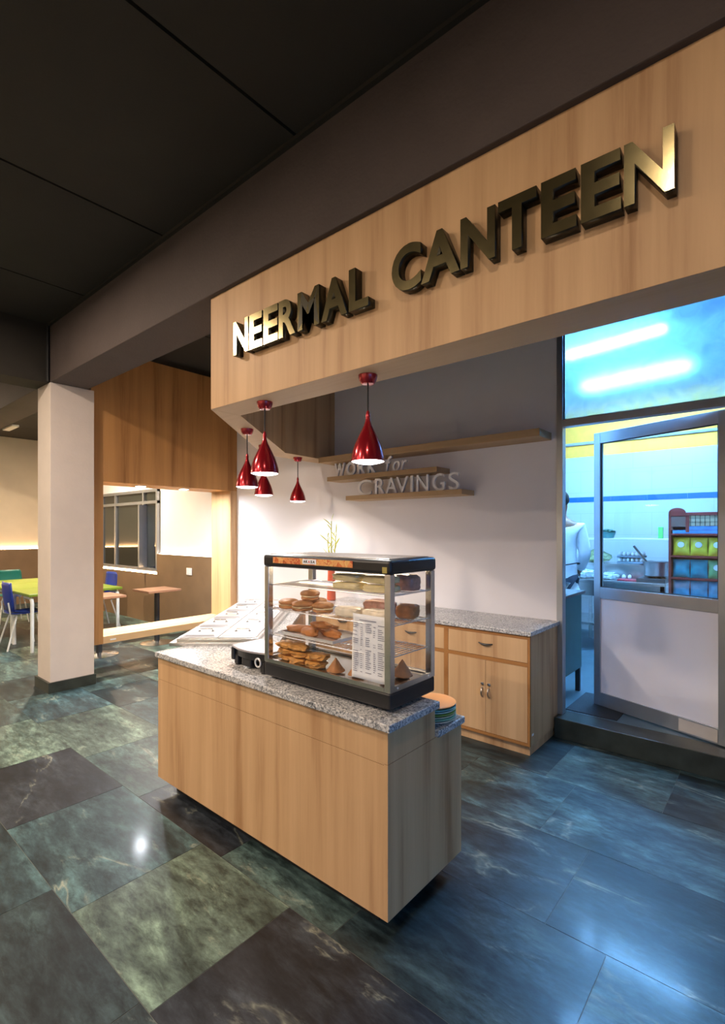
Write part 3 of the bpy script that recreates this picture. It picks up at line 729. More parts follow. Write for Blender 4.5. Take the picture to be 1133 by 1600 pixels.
pack('wrapped sandwich, lower right of the four on the top warmer shelf', -1.305, 1.66, zz, 0.150, 0.10, 0.034, 0.03, 13, wrap_mat, g1)
pack('wrapped sandwich, upper right of the four on the top warmer shelf', -1.305, 1.66, zz+0.0375, 0.150, 0.10, 0.034, -0.03, 14, wrap_mat, g1)
pack('pinkish wrapped sandwich at the back right of the top warmer shelf', -1.27, 1.79, zz, 0.12, 0.09, 0.070, 0.0, 15, salami, g1)
zz = SH[1]+0.0015
pack('white wrapped roll left of the price list on the middle warmer shelf', -1.475, 1.65, zz, 0.13, 0.08, 0.046, 0.1, 16, wrap_white, g1)
pack('white wrapped roll behind the price list top on the middle warmer shelf', -1.32, 1.66, zz, 0.15, 0.08, 0.046, -0.1, 17, wrap_white, g1)
pack('pink and brown sandwich at the back of the middle warmer shelf', -1.40, 1.775, zz, 0.15, 0.09, 0.070, 0.0, 18, salami, g1)
pack('brown filled sandwich at the right end of the middle warmer shelf', -1.255, 1.785, zz, 0.09, 0.09, 0.062, 0.2, 19, roll_mat, g1)
# steel tray with rolls on the lowest wire shelf
tr = thing('steel_tray', 'shallow steel tray of brown rolls on the lowest wire shelf of the warmer', 'tray', (-1.70, 1.70, SH[0]+0.004))
bm = bmesh.new(); x0, x1, y0, y1 = -1.895, -1.535, 1.605, 1.815; z = SH[0]+0.004
for (a, b, c, d_, e, f) in ((x0, x1, y0, y1, z, z+0.002),): box(bm, a, b, c, d_, e, f)
obj('tray_base', bm, steel_lid, tr)
for q in ((x0-0.004, x1+0.004, y0-0.004, y0, z, z+0.014), (x0-0.004, x1+0.004, y1, y1+0.004, z, z+0.014), (x0-0.004, x0, y0, y1, z, z+0.014), (x1, x1+0.004, y0, y1, z, z+0.014)):
    obj('tray_side', boxes(q), steel_lid, tr)
zt = SH[0]+0.0065
for k, (x, y, rz, l, lab) in enumerate(((-1.83, 1.69, 0.5, 0.075, 'leftmost'), (-1.735, 1.655, -0.2, 0.062, 'front'), (-1.64, 1.70, -0.25, 0.082, 'right hand'), (-1.745, 1.772, 0.3, 0.07, 'rear'))):
    food('brown_roll', blob(l, 0.026, 0.021, 2.3, 0.14, 30+k, 3, 0.25), roll_mat, '%s brown roll on the steel tray in the warmer' % lab, x, y, zt, rz, 'brown rolls on the steel tray')
food('brown_roll', blob(0.055, 0.024, 0.018, 2.3, 0.14, 37, 3, 0.25), roll_mat, 'brown roll lying on top of the others on the steel tray', -1.665, 1.665, zt+0.040, 0.25, 'brown rolls on the steel tray')
# puffs on the warmer floor
zf = ZB+0.0065
k = 0
for (x, y, lab) in ((-1.865, 1.635, 'at the left'), (-1.775, 1.63, 'in the middle'), (-1.668, 1.637, 'at the right')):
    for lev in range(2 if x > -1.7 else 3):
        sc = 0.040 if lev < 2 else 0.036
        food('golden_puff', blob(0.052, sc, 0.0155, 3.4, 0.16, 50+k, 3, 0.15, 2.2), puff_mat,
             'golden puff pastry %s of the warmer floor, %s of its pile' % (lab, ['lowest', 'second', 'topmost'][lev]), x+0.006*math.sin(k*2.1), y+0.006*math.cos(k*1.7), zf+lev*0.0305, 0.15*math.sin(k*3.0), 'golden puff pastries on the warmer floor')
        k += 1
def samosa(label, x, y, z, s, rz, seed):
    bm = bmesh.new(); bmesh.ops.create_icosphere(bm, subdivisions=3, radius=1.0)
    for v in bm.verts:
        c = v.co.normalized(); a = math.atan2(c.y, c.x)
        tri = 1.0/ max(0.5, max(math.cos(a-k_) for k_ in (0.0, 2.094, 4.189)))
        h = (c.z+1)/2
        r = (1-h*0.98)*0.9*(0.75+0.25*min(tri, 1.7))*(0.35+0.65*min(1, (1-abs(c.z))*3+h*0.9))
        n_ = 1+0.12*noise.noise(c*2.4+Vector((seed, 0, 0)))
        v.co = Vector((math.cos(a)*r*s*n_, math.sin(a)*r*s*n_, h**1.1*s*1.35))
    return food('samosa', bm, samosa_mat, label, x, y, z, rz, 'samosas on the warmer floor')
samosa('samosa just left of the price list on the warmer floor', -1.53, 1.62, zf, 0.050, 0.2, 1)
samosa('samosa partly behind the left edge of the price list', -1.425, 1.64, zf, 0.046, 1.0, 2)
samosa('samosa with an upright tip in the right end of the warmer', -1.262, 1.755, zf, 0.058, 0.6, 3)
samosa('samosa behind the price list near the right corner post', -1.255, 1.64, zf, 0.046, 2.2, 4)

# ------------------------------------------------------------------ black griller left of the warmer
gr = thing('countertop_griller', 'black countertop griller with a flat grey lid left of the glass warmer', 'griller', (-2.10, 1.68, 0.83))
def arc_plate(x0, x1, y0, y1, z0, z1, sag):
    n = 12; bm = bmesh.new(); lo = []; hi = []
    for i in range(n+1):
        u = i/n; yy = y0 + sag*(4*(u-0.5)**2)
        lo.append((x0+(x1-x0)*u, yy))
    ring = lo + [(x1, y1), (x0, y1)]
    return prism(ring, z0, z1)
obj('grey_lid', arc_plate(-2.29, -1.985, 1.575, 1.80, 0.926, 0.935, 0.035), plain('grey_lid', s2l(186, 180, 184), 0.35, metal=0.5), gr)
obj('body_shell', arc_plate(-2.275, -1.99, 1.592, 1.79, 0.885, 0.926, 0.030), black_plastic, gr)
for (x, y) in ((-2.262, 1.635), (-2.01, 1.61), (-2.262, 1.76), (-2.01, 1.76)):
    b = bmesh.new(); box(b, x-0.017, x+0.017, y-0.022, y+0.022, 0.836, 0.888); bevel(b, 0.005)
    lg = obj('leg', b, black_plastic, gr)
    obj('leg_pad', lathe([(0.022, 0), (0.022, 0.005), (0.017, 0.008)], 14, (x, y, 0.83)), black_plastic, lg)
obj('front_bracket', boxes((-2.300, -2.272, 1.605, 1.665, 0.855, 0.924), bev=0.007), black_plastic, gr)
obj('cable_housing', boxes((-2.20, -2.12, 1.60, 1.70, 0.838, 0.886), bev=0.010), black_plastic, gr)
obj('lifting_ring', xf(tube([(0.021*math.cos(a), 0, 0.021*math.sin(a)) for a in [i*2*math.pi/18 for i in range(18)]], 0.0045, 8, closed=True), T(-2.035, 1.582, 0.885)), steel_lid, gr, True)

# ------------------------------------------------------------------ stack of plates on the low worktop
pc = [s2l(226, 226, 222), s2l(150, 220, 200), s2l(226, 236, 226), s2l(150, 190, 96), s2l(206, 236, 236), s2l(110, 200, 214), s2l(240, 172, 112)]
pn = ['white', 'mint green', 'pale white-green', 'leaf green', 'pale aqua', 'turquoise', 'orange']
pz = 0.7005
for i, (c, n_) in enumerate(zip(pc, pn)):
    m = plain('plate_' + n_.replace(' ', '_'), c, 0.35, var=0.03)
    o = solo('plate', lathe([(0.0, 0.0), (0.060, 0.0), (0.085, 0.004), (0.108, 0.010), (0.110, 0.013), (0.106, 0.0135), (0.084, 0.0085), (0.060, 0.0045), (0.0, 0.0045)], 40, cap=False), m,
         '%s plate, %s in the stack behind the glass warmer' % (n_, ['lowest', 'second from the bottom', 'third from the bottom', 'fourth from the bottom', 'third from the top', 'second from the top', 'topmost'][i]),
         'plate', 'stacked plates on the low granite worktop', (-1.235, 1.945, pz), 0)
    pz += 0.0105

# ================================================================== BACK CABINETS
BY0, BY1 = 3.345, WB-0.003
def cabinet(x0, x1, label, right_end=False):
    c = thing('base_cabinet', label, 'cabinet', ((x0+x1)/2, BY0, 0), group='base cabinets along the back wall')
    obj('carcass', boxes((x0, x1, BY0+0.022, BY1, 0.07, 0.83)), beech, c)
    obj('plinth', boxes((x0, x1-(0.012 if right_end else 0), BY0+0.03, BY1, 0.0, 0.07)), beech, c)
    rl = 0.017
    for (a, b) in ((x0, x0+rl), (x1-rl, x1)): obj('edge_stile', boxes((a, b, BY0+0.001, BY0+0.022, 0.07, 0.83)), edge_wood, c)
    for (a, b) in ((0.07, 0.09), (0.615, 0.640), (0.805, 0.83)): obj('edge_rail', boxes((x0+rl, x1-rl, BY0, BY0+0.022, a, b)), edge_wood, c)
    dr = obj('drawer', boxes((x0+rl+0.002, x1-rl-0.002, BY0+0.002, BY0+0.021, 0.642, 0.803), bev=0.0015), beech, c)
    xm = (x0+x1)/2
    pts = [(xm-0.055+0.11*i/10, BY0-0.022*math.sin(math.pi*i/10)+0.002, 0.735-0.004*math.sin(math.pi*i/10)) for i in range(11)]
    obj('drawer_handle', tube(pts, [0.004+0.003*math.sin(math.pi*i/10) for i in range(11)], 8), dark_metal, dr, True)
    for s, (a, b) in enumerate(((x0+rl+0.002, xm-0.001), (xm+0.001, x1-rl-0.002))):
        d_ = obj('door', boxes((a, b, BY0+0.002, BY0+0.021, 0.092, 0.613), bev=0.0015), beech, c)
        hx = xm + (-0.026 if s == 0 else 0.026)
        pts = [(hx, BY0-0.020*math.sin(math.pi*i/8)+0.002, 0.34+0.075*i/8) for i in range(9)]
        obj('door_handle', tube(pts, [0.004+0.003*math.sin(math.pi*i/8) for i in range(9)], 8), handle_metal, d_, True)
        obj('door_lock', xf(lathe([(0.011, 0), (0.011, 0.008), (0.008, 0.011)], 16), T(hx, BY0+0.002, 0.440) @ Matrix.Rotation(R(90), 4, 'X')), handle_metal, d_, True)
    if right_end: obj('maker_plate', boxes((x1, x1+0.0015, BY0+0.035, BY0+0.065, 0.135, 0.15)), white_plastic, c)
    return c
cabinet(-1.995, -1.335, 'beech base cabinet at the door end of the back counter, fully in view', True)
cabinet(-2.655, -1.995, 'beech base cabinet second from the kitchen door, half hidden by the warmer')
cabinet(-3.50, -2.655, 'beech base cabinet third from the kitchen door, behind the warmer')
solo('granite_worktop', boxes((-3.52, -1.322, BY0-0.018, BY1, 0.831, 0.861), bev=0.003), granite_mat, 'long speckled granite worktop on the back base cabinets', 'worktop', smooth=False)

# plant in a slim vase on the back worktop
pl = thing('bamboo_plant', 'yellow-green leafy stems in a slim orange-red vase on the back worktop', 'plant', (-3.46, 3.60, 0.861))
obj('vase', lathe([(0.035, 0), (0.045, 0.01), (0.042, 0.12), (0.036, 0.30), (0.043, 0.42), (0.040, 0.42), (0.033, 0.30), (0.030, 0.02)], 28, cap=False), vase_mat, pl, True, world=False)
lr = random.Random(3)
def leaf_bm(base, dirv, L, wd, droop):
    bm = bmesh.new(); n = 7; A = []; B = []; C = []
    d0 = Vector(dirv).normalized(); side = d0.cross(Vector((0.3, 1, 0.2))).normalized()
    for i in range(n+1):
        u = i/n; p = Vector(base)+d0*L*u+Vector((0, 0, -droop*u*u)); ww = wd*math.sin(math.pi*min(1, u*0.92+0.08))**0.8
        A.append(bm.verts.new(p-side*ww)); B.append(bm.verts.new(p+Vector((0, -0.006*math.sin(math.pi*u), 0)))); C.append(bm.verts.new(p+side*ww))
    for i in range(n):
        bm.faces.new((A[i], B[i], B[i+1], A[i+1])); bm.faces.new((B[i], C[i], C[i+1], B[i+1]))
    return bm
for s, (dx, dy, h) in enumerate(((0.0, 0.0, 0.79), (0.03, 0.02, 0.66), (-0.035, 0.0, 0.62))):
    pts = [(dx*u*1.5, dy*u, 0.05+(h-0.05)*u) for u in [i/8 for i in range(9)]]
    st = obj('stem', tube(pts, [0.008-0.004*i/8 for i in range(9)], 8), leaf_mat, pl, True, world=False)
    for q in range(7):
        u = 0.62+0.38*q/6; a = lr.uniform(0, 6.28); z = 0.05+(h-0.05)*u
        o = obj('leaf', leaf_bm((dx*u*1.5, dy*u, z), (math.cos(a)*0.6, math.sin(a)*0.4, lr.uniform(0.5, 1.1)), lr.uniform(0.08, 0.15), 0.010, lr.uniform(0.0, 0.05)), leaf_mat, st, True, world=False)

# ================================================================== WALL SHELVES AND LETTERS
solo('wall_shelf', boxes((-3.695, -1.385, 3.65, WB-0.001, 2.255, 2.312), bev=0.002), beech_x, 'longest wooden wall shelf, running to the kitchen door', 'shelf', 'wooden wall shelves', smooth=False)
solo('wall_shelf', boxes((-3.60, -2.285, 3.68, WB-0.001, 2.062, 2.106), bev=0.002), beech_x, 'short wooden wall shelf carrying the words WORK for', 'shelf', 'wooden wall shelves', smooth=False)
solo('wall_shelf', boxes((-3.34, -2.045, 3.68, WB-0.001, 1.856, 1.900), bev=0.002), beech_x, 'short wooden wall shelf carrying the word CRAVINGS', 'shelf', 'wooden wall shelves', smooth=False)
def shelf_letter(ch, x0, x1, z0, h, label, shear=0.0, off=0.0, y=3.735):
    bm = stand_letter(ch, x0, x1, z0+0.0005, z0+h, y, 0.022, offset=off, shear=shear)
    return solo('wall_letter', bm, letter_white, label, 'letter', 'white letters on the wall shelves', smooth=False)
for ch, a, b in (('W', -3.525, -3.385), ('O', -3.365, -3.245), ('R', -3.215, -3.120), ('K', -3.085, -2.985)):
    shelf_letter(ch, a, b, 2.106, 0.135, 'white capital letter %s of WORK on the upper short shelf' % ch, off=0.025)
for ch, a, b, hh in (('f', -2.87, -2.795, 0.145), ('o', -2.785, -2.705, 0.095), ('r', -2.69, -2.625, 0.095)):
    shelf_letter(ch, a, b, 2.106, hh, 'slanted white small letter %s of the word for on the upper short shelf' % ch, shear=0.25)
CRAV = [('C', -3.213, -3.042), ('R', -2.994, -2.878), ('A', -2.867, -2.737), ('V', -2.744, -2.611), ('I', -2.583, -2.558), ('N', -2.517, -2.395), ('G', -2.349, -2.23), ('S', -2.189, -2.091)]
for ch, a, b in CRAV:
    shelf_letter(ch, a, b, 1.900, 0.15, 'white capital letter %s of CRAVINGS on the lower short shelf' % ch)

# ================================================================== DOOR TO THE KITCHEN
KZ = 0.15
st = struct('floor_step', boxes((-1.33, XR, 3.80, WB+0.10, 0, KZ), bev=0.004), plinth_stone, 'dark marble step below the kitchen door')
fr = thing('door_1', 'aluminium framed kitchen doorway with glazed transom and open half-glazed door', None, (-0.8, WB, KZ), kind='structure')
JX0, JX1 = -1.343, -0.237
FYa, FYb = WB-0.012, WB+0.060
obj('frame_jamb', boxes((JX0, JX0+0.045, FYa, FYb, KZ, 3.16), bev=0.002), alu, fr)
obj('frame_jamb', boxes((JX1-0.045, JX1, FYa, FYb, KZ, 3.16), bev=0.002), alu, fr)
obj('frame_head', boxes((JX0+0.045, JX1-0.045, FYa, FYb, 3.11, 3.16)), alu, fr)
obj('transom_bar', boxes((JX0+0.045, JX1-0.045, FYa, FYb, 2.345, 2.400), bev=0.002), alu, fr)
tg = obj('transom_pane', boxes((JX0+0.045, JX1-0.045, WB+0.022, WB+0.027, 2.40, 3.11)), pane_hazy, fr)
bd = 0.008
for q in ((JX0+0.045, JX0+0.045+bd, WB+0.012, WB+0.022, 2.40, 3.11), (JX1-0.045-bd, JX1-0.045, WB+0.012, WB+0.022, 2.40, 3.11), (JX0+0.053, JX1-0.053, WB+0.012, WB+0.022, 2.40, 2.408)):
    obj('glazing_bead', boxes(q), black_mat, fr)
# swinging leaf, hinge on the right, opened about 20 degrees into the kitchen
leaf = thing('kitchen_door', 'aluminium half-glazed swing door with white lower panel, standing ajar', 'door', (JX1-0.048, WB+0.062, KZ+0.008), rz=math.atan2(0.340, -0.940))
LW = 0.955; LT = 0.042; LH = 2.18
# local: x from hinge to free edge, y thickness (kitchen side is -y), z up
def lb(name, x0, x1, z0, z1, m=alu, y0=-LT, y1=0.0, par=None, bev=0.002): return obj(name, boxes((x0, x1, y0, y1, z0, z1), bev=bev), m, par or leaf, world=False)
lb('door_stile', 0.0, 0.055, 0, LH); lb('door_stile', LW-0.055, LW, 0, LH)
lb('top_rail', 0.055, LW-0.055, LH-0.085, LH); lb('mid_rail', 0.055, LW-0.055, 0.855, 0.945); lb('bottom_rail', 0.055, LW-0.055, 0, 0.105)
lb('lower_panel', 0.055, LW-0.055, 0.105, 0.855, white_lam, -0.028, -0.014, bev=0)
dg_ = lb('door_glass', 0.055, LW-0.055, 0.945, LH-0.085, pane_clear, -0.024, -0.018, bev=0)
for q in ((0.055, 0.062, 0.945, LH-0.085), (LW-0.062, LW-0.055, 0.945, LH-0.085), (0.062, LW-0.062, 0.945, 0.952), (0.062, LW-0.062, LH-0.092, LH-0.085)):
    lb('rubber_gasket', *q, black_mat, -0.018, -0.008, bev=0)
lb('repair_strip', 0.057, 0.30, 0.012, 0.095, plain('bright_strip', (0.72, 0.66, 0.60), 0.4, metal=0.3), 0.0, 0.002, bev=0)

# ================================================================== KITCHEN
KX0, KX1, KYB, KC = -3.2, 1.6, 7.5, 3.32
struct('floor_kitchen', boxes((KX0, KX1, WB+0.10, KYB, 0.05, KZ)), plain('kitchen_floor', s2l(90, 112, 120), 0.35, var=0.15, scale=4), 'grey kitchen floor one step up')
struct('ceiling_kitchen', boxes((KX0, KX1, WB+0.10, KYB, KC, KC+0.1)), plain('kitchen_ceiling_paint', (0.62, 0.74, 0.80), 0.8), 'pale kitchen ceiling seen through the transom')
kw = struct('wall_kitchen_back', boxes((KX0, KX1, KYB, KYB+0.1, KZ, 2.61)), tile_white, 'white tiled kitchen wall with a blue band')
struct('wall_kitchen_upper', boxes((KX0, KX1, KYB, KYB+0.1, 2.61, KC)), yellow_paint, 'yellow painted upper kitchen wall')
struct('wall_kitchen_left', boxes((KX0-0.1, KX0, WB+0.1, KYB, KZ, KC)), tile_white)
struct('wall_kitchen_right', boxes((KX1, KX1+0.1, WB+0.1, KYB, KZ, KC)), tile_white)
x = KX0
while x < KX1-0.01:
    x1 = min(x+0.45, KX1); obj('band_tile', boxes((x+0.001, x1-0.001, KYB-0.006, KYB, 1.965, 2.035)), kitchen_blue, kw); x = x1
struct('trim_9', tube([(KX0, KYB-0.02, 2.80), (KX1, KYB-0.02, 2.80)], 0.022, 8), plain('grey_conduit', (0.35, 0.36, 0.33), 0.6), 'grey conduit across the yellow kitchen wall')
for k, (a, b) in enumerate((((-1.645, 5.02), (-0.76, 4.86)), ((-1.85, 6.24), (-0.735, 6.09)))):
    c = ((a[0]+b[0])/2, (a[1]+b[1])/2, KC); L = math.hypot(b[0]-a[0], b[1]-a[1])
    t = thing('tube_light', ['bright white tube light on the kitchen ceiling nearer the doorway', 'bright white tube light on the kitchen ceiling farther from the doorway'][k], 'tube light', c, math.atan2(b[1]-a[1], b[0]-a[0]), 'kitchen tube lights')
    obj('batten', boxes((-L/2-0.02, L/2+0.02, -0.022, 0.022, -0.035, 0.0), bev=0.003), white_metal, t, world=False)
    obj('fluorescent_tube', tube([(-L/2, 0, -0.06), (L/2, 0, -0.06)], 0.016, 12), emit(t.name+'_tube', TUBE_COL, TUBE_E), t, True, world=False)
    for s in (-1, 1): obj('lamp_holder', boxes((s*L/2-0.012, s*L/2+0.012, -0.018, 0.018, -0.08, -0.035), bev=0.002), white_plastic, t, world=False)

# dark side table just inside the doorway
sd = thing('steel_side_table', 'dark panelled kitchen table just inside the doorway', 'table', (-1.8, 4.33, KZ))
obj('table_top', boxes((-2.3, -1.345, 4.06, 4.62, 1.005, 1.03), bev=0.003), steel, sd)
obj('side_panel', boxes((-1.385, -1.37, 4.09, 4.59, 0.36, 1.005)), plain('green_grey_panel', s2l(84, 110, 108), 0.5), sd)
obj('back_panel', boxes((-2.27, -1.385, 4.575, 4.59, 0.36, 1.005)), MAT['green_grey_panel'], sd)
for (x, y) in ((-1.395, 4.10), (-1.395, 4.575), (-2.26, 4.10), (-2.26, 4.575)): obj('leg', boxes((x-0.018, x+0.018, y-0.018, y+0.018, KZ, 1.005)), dark_metal, sd)
solo('frying_bowl', lathe([(0.06, 0.0), (0.12, 0.03), (0.15, 0.075), (0.155, 0.078), (0.145, 0.076), (0.115, 0.034), (0.0, 0.012)], 32, cap=False), dark_metal, 'dark round bowl on the table inside the doorway', 'bowl', None, (-1.54, 4.33, 1.03))
solo('rubber_mat', boxes((-1.32, -0.95, 4.02, 4.55, KZ+0.0, KZ+0.006)), plain('black_rubber', (0.02, 0.025, 0.03), 0.8, bump=0.8, bscale=120), 'black textured rubber mat behind the door threshold', 'mat', smooth=False)

# long steel worktable with raised tier and overshelf
wt = thing('steel_worktable', 'long steel kitchen worktable with overshelf behind the door glass', 'worktable', (-1.7, 6.6, KZ))
obj('table_top', boxes((-2.9, -0.98, 6.15, 6.95, 0.955, 0.985), bev=0.003), steel, wt)
obj('table_apron', boxes((-2.9, -0.98, 6.16, 6.175, 0.80, 0.955)), steel, wt)
obj('under_shelf', boxes((-2.88, -1.0, 6.2, 6.93, 0.45, 0.475)), steel, wt)
for x in (-2.87, -1.95, -1.01):
    for y in (6.18, 6.92): obj('leg', boxes((x-0.02, x+0.02, y-0.02, y+0.02, KZ, 0.955)), steel, wt)
obj('raised_tier', boxes((-2.6, -1.05, 6.55, 6.93, 1.14, 1.16), bev=0.002), steel, wt)
obj('tier_back', boxes((-2.6, -1.05, 6.555, 6.565, 0.985, 1.14)), steel, wt)
obj('overshelf', boxes((-2.45, -0.99, 6.55, 6.90, 1.445, 1.465), bev=0.002), steel_lid, wt)
for x in (-2.42, -1.02):
    obj('shelf_post', boxes((x-0.012, x+0.012, 6.87, 6.895, 1.16, 1.445)), steel, wt)
def heap(name, sx_, sy_, sz_, mat, label, cat, loc, seed):
    bm = blob(sx_, sy_, sz_, 2.0, 0.10, seed, 4, 0.0, 3)
    for v in bm.verts:
        k = max(0.0, v.co.z)/(2*sz_); v.co.x *= (1-0.55*k); v.co.y *= (1-0.55*k)
    return solo(name, bm, mat, label, cat, None, loc)
heap('vegetable_heap', 0.24, 0.14, 0.08, plain('chopped_greens', s2l(190, 200, 140), 0.6, var=0.25, scale=60, bump=1.0, bscale=60), 'heap of pale green chopped vegetables on the raised steel tier', 'vegetables', (-1.83, 6.74, 1.1605), 3)
egg_w = plain('egg_shell', (0.82, 0.80, 0.76), 0.5)
tray_m = plain('egg_tray_pulp', s2l(120, 130, 140), 0.9, bump=0.3)
eg = thing('egg_tray', 'tray of white eggs on the raised steel tier', 'egg tray', (-1.42, 6.71, 1.16))
obj('tray', boxes((-1.56, -1.28, 6.60, 6.82, 1.16, 1.185), bev=0.006), tray_m, eg)
eggp = lathe([(0.001, 0), (0.012, 0.004), (0.020, 0.016), (0.021, 0.028), (0.015, 0.044), (0.006, 0.052), (0.001, 0.0535)], 12, cap=False)
egm = bpy.data.meshes.new('egg'); eggp.to_mesh(egm); eggp.free(); egm.materials.append(egg_w)
for p in egm.polygons: p.use_smooth = True
for i in range(6):
    for j in range(4):
        o = bpy.data.objects.new('egg', egm); COL.objects.link(o); o.parent = eg
        o.location = (-1.42+(-0.113+0.0452*i), 6.71-0.068+0.0452*j-6.71+6.71 - 6.71, 0.018) if False else (-0.113+0.0452*i, -0.068+0.0452*j, 0.018)
et = copy_tree(eg); et.location = (-1.42, 6.71, 1.16+0.0725); et['label'] = 'second tray of white eggs stacked on the first tray'
eg['label'] = 'lower tray of white eggs on the raised steel tier'
def plastic_bag(label, loc, s, seed):
    bm = blob(s, s*0.6, s*0.36, 2.4, 0.28, seed, 4, 0.1, 3.5)
    return solo('plastic_bag', bm, plain('bag_film_%d' % seed, (0.72, 0.80, 0.84), 0.2, coat=0.6, var=0.15, scale=12), label, 'plastic bag', 'plastic bags on the kitchen worktable', loc, 0.2*seed)
plastic_bag('pale crumpled plastic bag at the left of the steel worktable', (-1.90, 6.34, 0.986), 0.14, 1)
plastic_bag('pale crumpled plastic bag beside the red tray', (-1.60, 6.36, 0.986), 0.10, 2)
rt = solo('red_tray', boxes((-1.48, -1.25, 6.26, 6.42, 0.985, 1.0), bev=0.006), plain('red_plastic', s2l(176, 40, 60), 0.4), 'small red tray with two eggs on the worktable', 'tray', smooth=False)
for k, (x, y) in enumerate(((-1.42, 6.32), (-1.36, 6.33))):
    o = bpy.data.objects.new('loose_egg', egm); COL.objects.link(o); o.location = (x, y, 1.0005); tag(o, ['left white egg on the small red tray', 'right white egg on the small red tray'][k], 'egg', 'eggs on the red tray')
bk = thing('teal_basket', 'round teal basket of greens on the steel overshelf', 'basket', (-1.70, 6.72, 1.465))
obj('basket_body', lathe([(0.0, 0.0), (0.075, 0.0), (0.10, 0.07), (0.105, 0.072), (0.096, 0.070), (0.07, 0.006), (0.0, 0.006)], 28, cap=False), teal_plastic, bk, True, world=False)
obj('greens', xf(blob(0.08, 0.08, 0.03, 2, 0.3, 9, 3, 0, 4), T(0, 0, 0.045)), plain('dark_greens', s2l(40, 96, 70), 0.6, bump=0.8), bk, True, world=False)
gp = solo('green_carton', boxes((-1.135, -1.085, 6.66, 6.70, 1.465, 1.60), bev=0.004), plain('green_carton', s2l(92, 190, 96), 0.5), 'small green carton at the right end of the overshelf', 'carton', smooth=False)
gv = heap('leafy_greens', 0.09, 0.08, 0.045, plain('cabbage_leaf', s2l(150, 190, 110), 0.6, var=0.3, scale=30, bump=0.6), 'small pile of leafy greens at the left end of the overshelf', 'vegetables', (-2.16, 6.72, 1.465), 8)
# gas stove and pot
sv = thing('gas_stove', 'low black gas burner under the aluminium pot', 'stove', (-1.10, 6.36, 0.985))
obj('stove_body', boxes((-1.27, -0.99, 6.20, 6.52, 0.985, 1.03), bev=0.006), dark_metal, sv)
for a in range(4): obj('pan_support', boxes((-0.085+0.0, 0.085, -0.005, 0.005, 0.045, 0.06)) if a == 0 else xf(boxes((-0.085, 0.085, -0.005, 0.005, 0.045, 0.06)), RZ(a*math.pi/4)), dark_metal, sv, world=False)
pt = thing('cooking_pot', 'large aluminium cooking pot on the gas burner', 'pot', (-1.10, 6.36, 1.0455))
obj('pot_body', lathe([(0.0, 0.0), (0.105, 0.0), (0.12, 0.012), (0.125, 0.16), (0.14, 0.166), (0.14, 0.170), (0.121, 0.168), (0.116, 0.016), (0.0, 0.008)], 36, cap=False), steel_pan, pt, True, world=False)
for s in (-1, 1): obj('pot_handle', tube([(s*0.122, -0.035, 0.125), (s*0.155, -0.03, 0.13), (s*0.155, 0.03, 0.13), (s*0.122, 0.035, 0.125)], 0.006, 8), dark_metal, pt, True, world=False)
ldl = thing('cooking_ladle', 'long handled ladle leaning in the aluminium pot', 'ladle', (-1.13, 6.36, 1.07))
obj('ladle_handle', tube([(0.0, 0.0, 0.04), (-0.09, 0.0, 0.17), (-0.20, 0.02, 0.31)], [0.008, 0.010, 0.013], 8), dark_metal, ldl, True, world=False)
obj('ladle_bowl', lathe([(0.0, 0.0), (0.03, 0.006), (0.045, 0.03), (0.043, 0.031), (0.028, 0.010), (0.0, 0.004)], 20, (0.02, 0, 0.01), cap=False), steel, ldl, True, world=False)

# red wooden rack with snack packets
RX0, RX1, RY0, RY1 = -0.925, -0.24, 5.98, 6.28
rk = thing('snack_rack', 'red-brown wooden snack rack with arched side behind the door glass', 'rack', (-0.58, 6.1, KZ))
for x in (RX0, RX1-0.022): obj('side_panel', boxes((x, x+0.022, RY0, RY1, KZ, 1.74)), red_wood, rk)
arch = [(RX0, 1.70)] + [(RX0+0.075+0.075*math.cos(a), 1.74+0.05*math.sin(a)) for a in [math.pi*(1-i/10) for i in range(11)]] + [(RX0+0.15, 1.70)]
bm = prism(arch, 0, 0.02); xf(bm, T(0, RY0+0.025, 0) @ Matrix.Rotation(R(90), 4, 'X')); obj('arched_crest', bm, red_wood, rk)
obj('crest_panel', boxes((RX0+0.022, RX0+0.15, RY0+0.005, RY0+0.025, 1.56, 1.705)), plain('dark_crest', s2l(110, 84, 74), 0.6), rk)
obj('crest_post', boxes((RX0+0.15, RX0+0.18, RY0, RY0+0.03, 1.54, 1.74)), red_wood, rk)
obj('top_rail', boxes((RX0+0.18, RX1-0.022, RY0, RY0+0.03, 1.71, 1.74)), red_wood, rk)
obj('mesh_panel', boxes((RX0+0.18, RX1-0.022, RY0+0.012, RY0+0.018, 1.54, 1.71)), mesh_cream, rk)
bmw = bmesh.new()
for i in range(12): xx = RX0+0.19+i*0.04; box(bmw, xx, xx+0.004, RY0+0.006, RY0+0.012, 1.54, 1.71)
for i in range(4): zz_ = 1.56+i*0.04; box(bmw, RX0+0.18, RX1-0.022, RY0+0.004, RY0+0.006, zz_, zz_+0.004)
o = obj('mesh_wires', bmw, dark_metal, rk); o['kind'] = 'stuff'
RS = [0.86, 1.075, 1.30]
obj('back_panel', boxes((RX0+0.022, RX1-0.022, RY1-0.012, RY1, KZ+0.1, 1.74)), red_wood, rk)
for z in [0.45] + RS + [1.525]: obj('rack_shelf', boxes((RX0+0.022, RX1-0.022, RY0, RY1-0.012, z-0.016, z)), red_wood, rk)
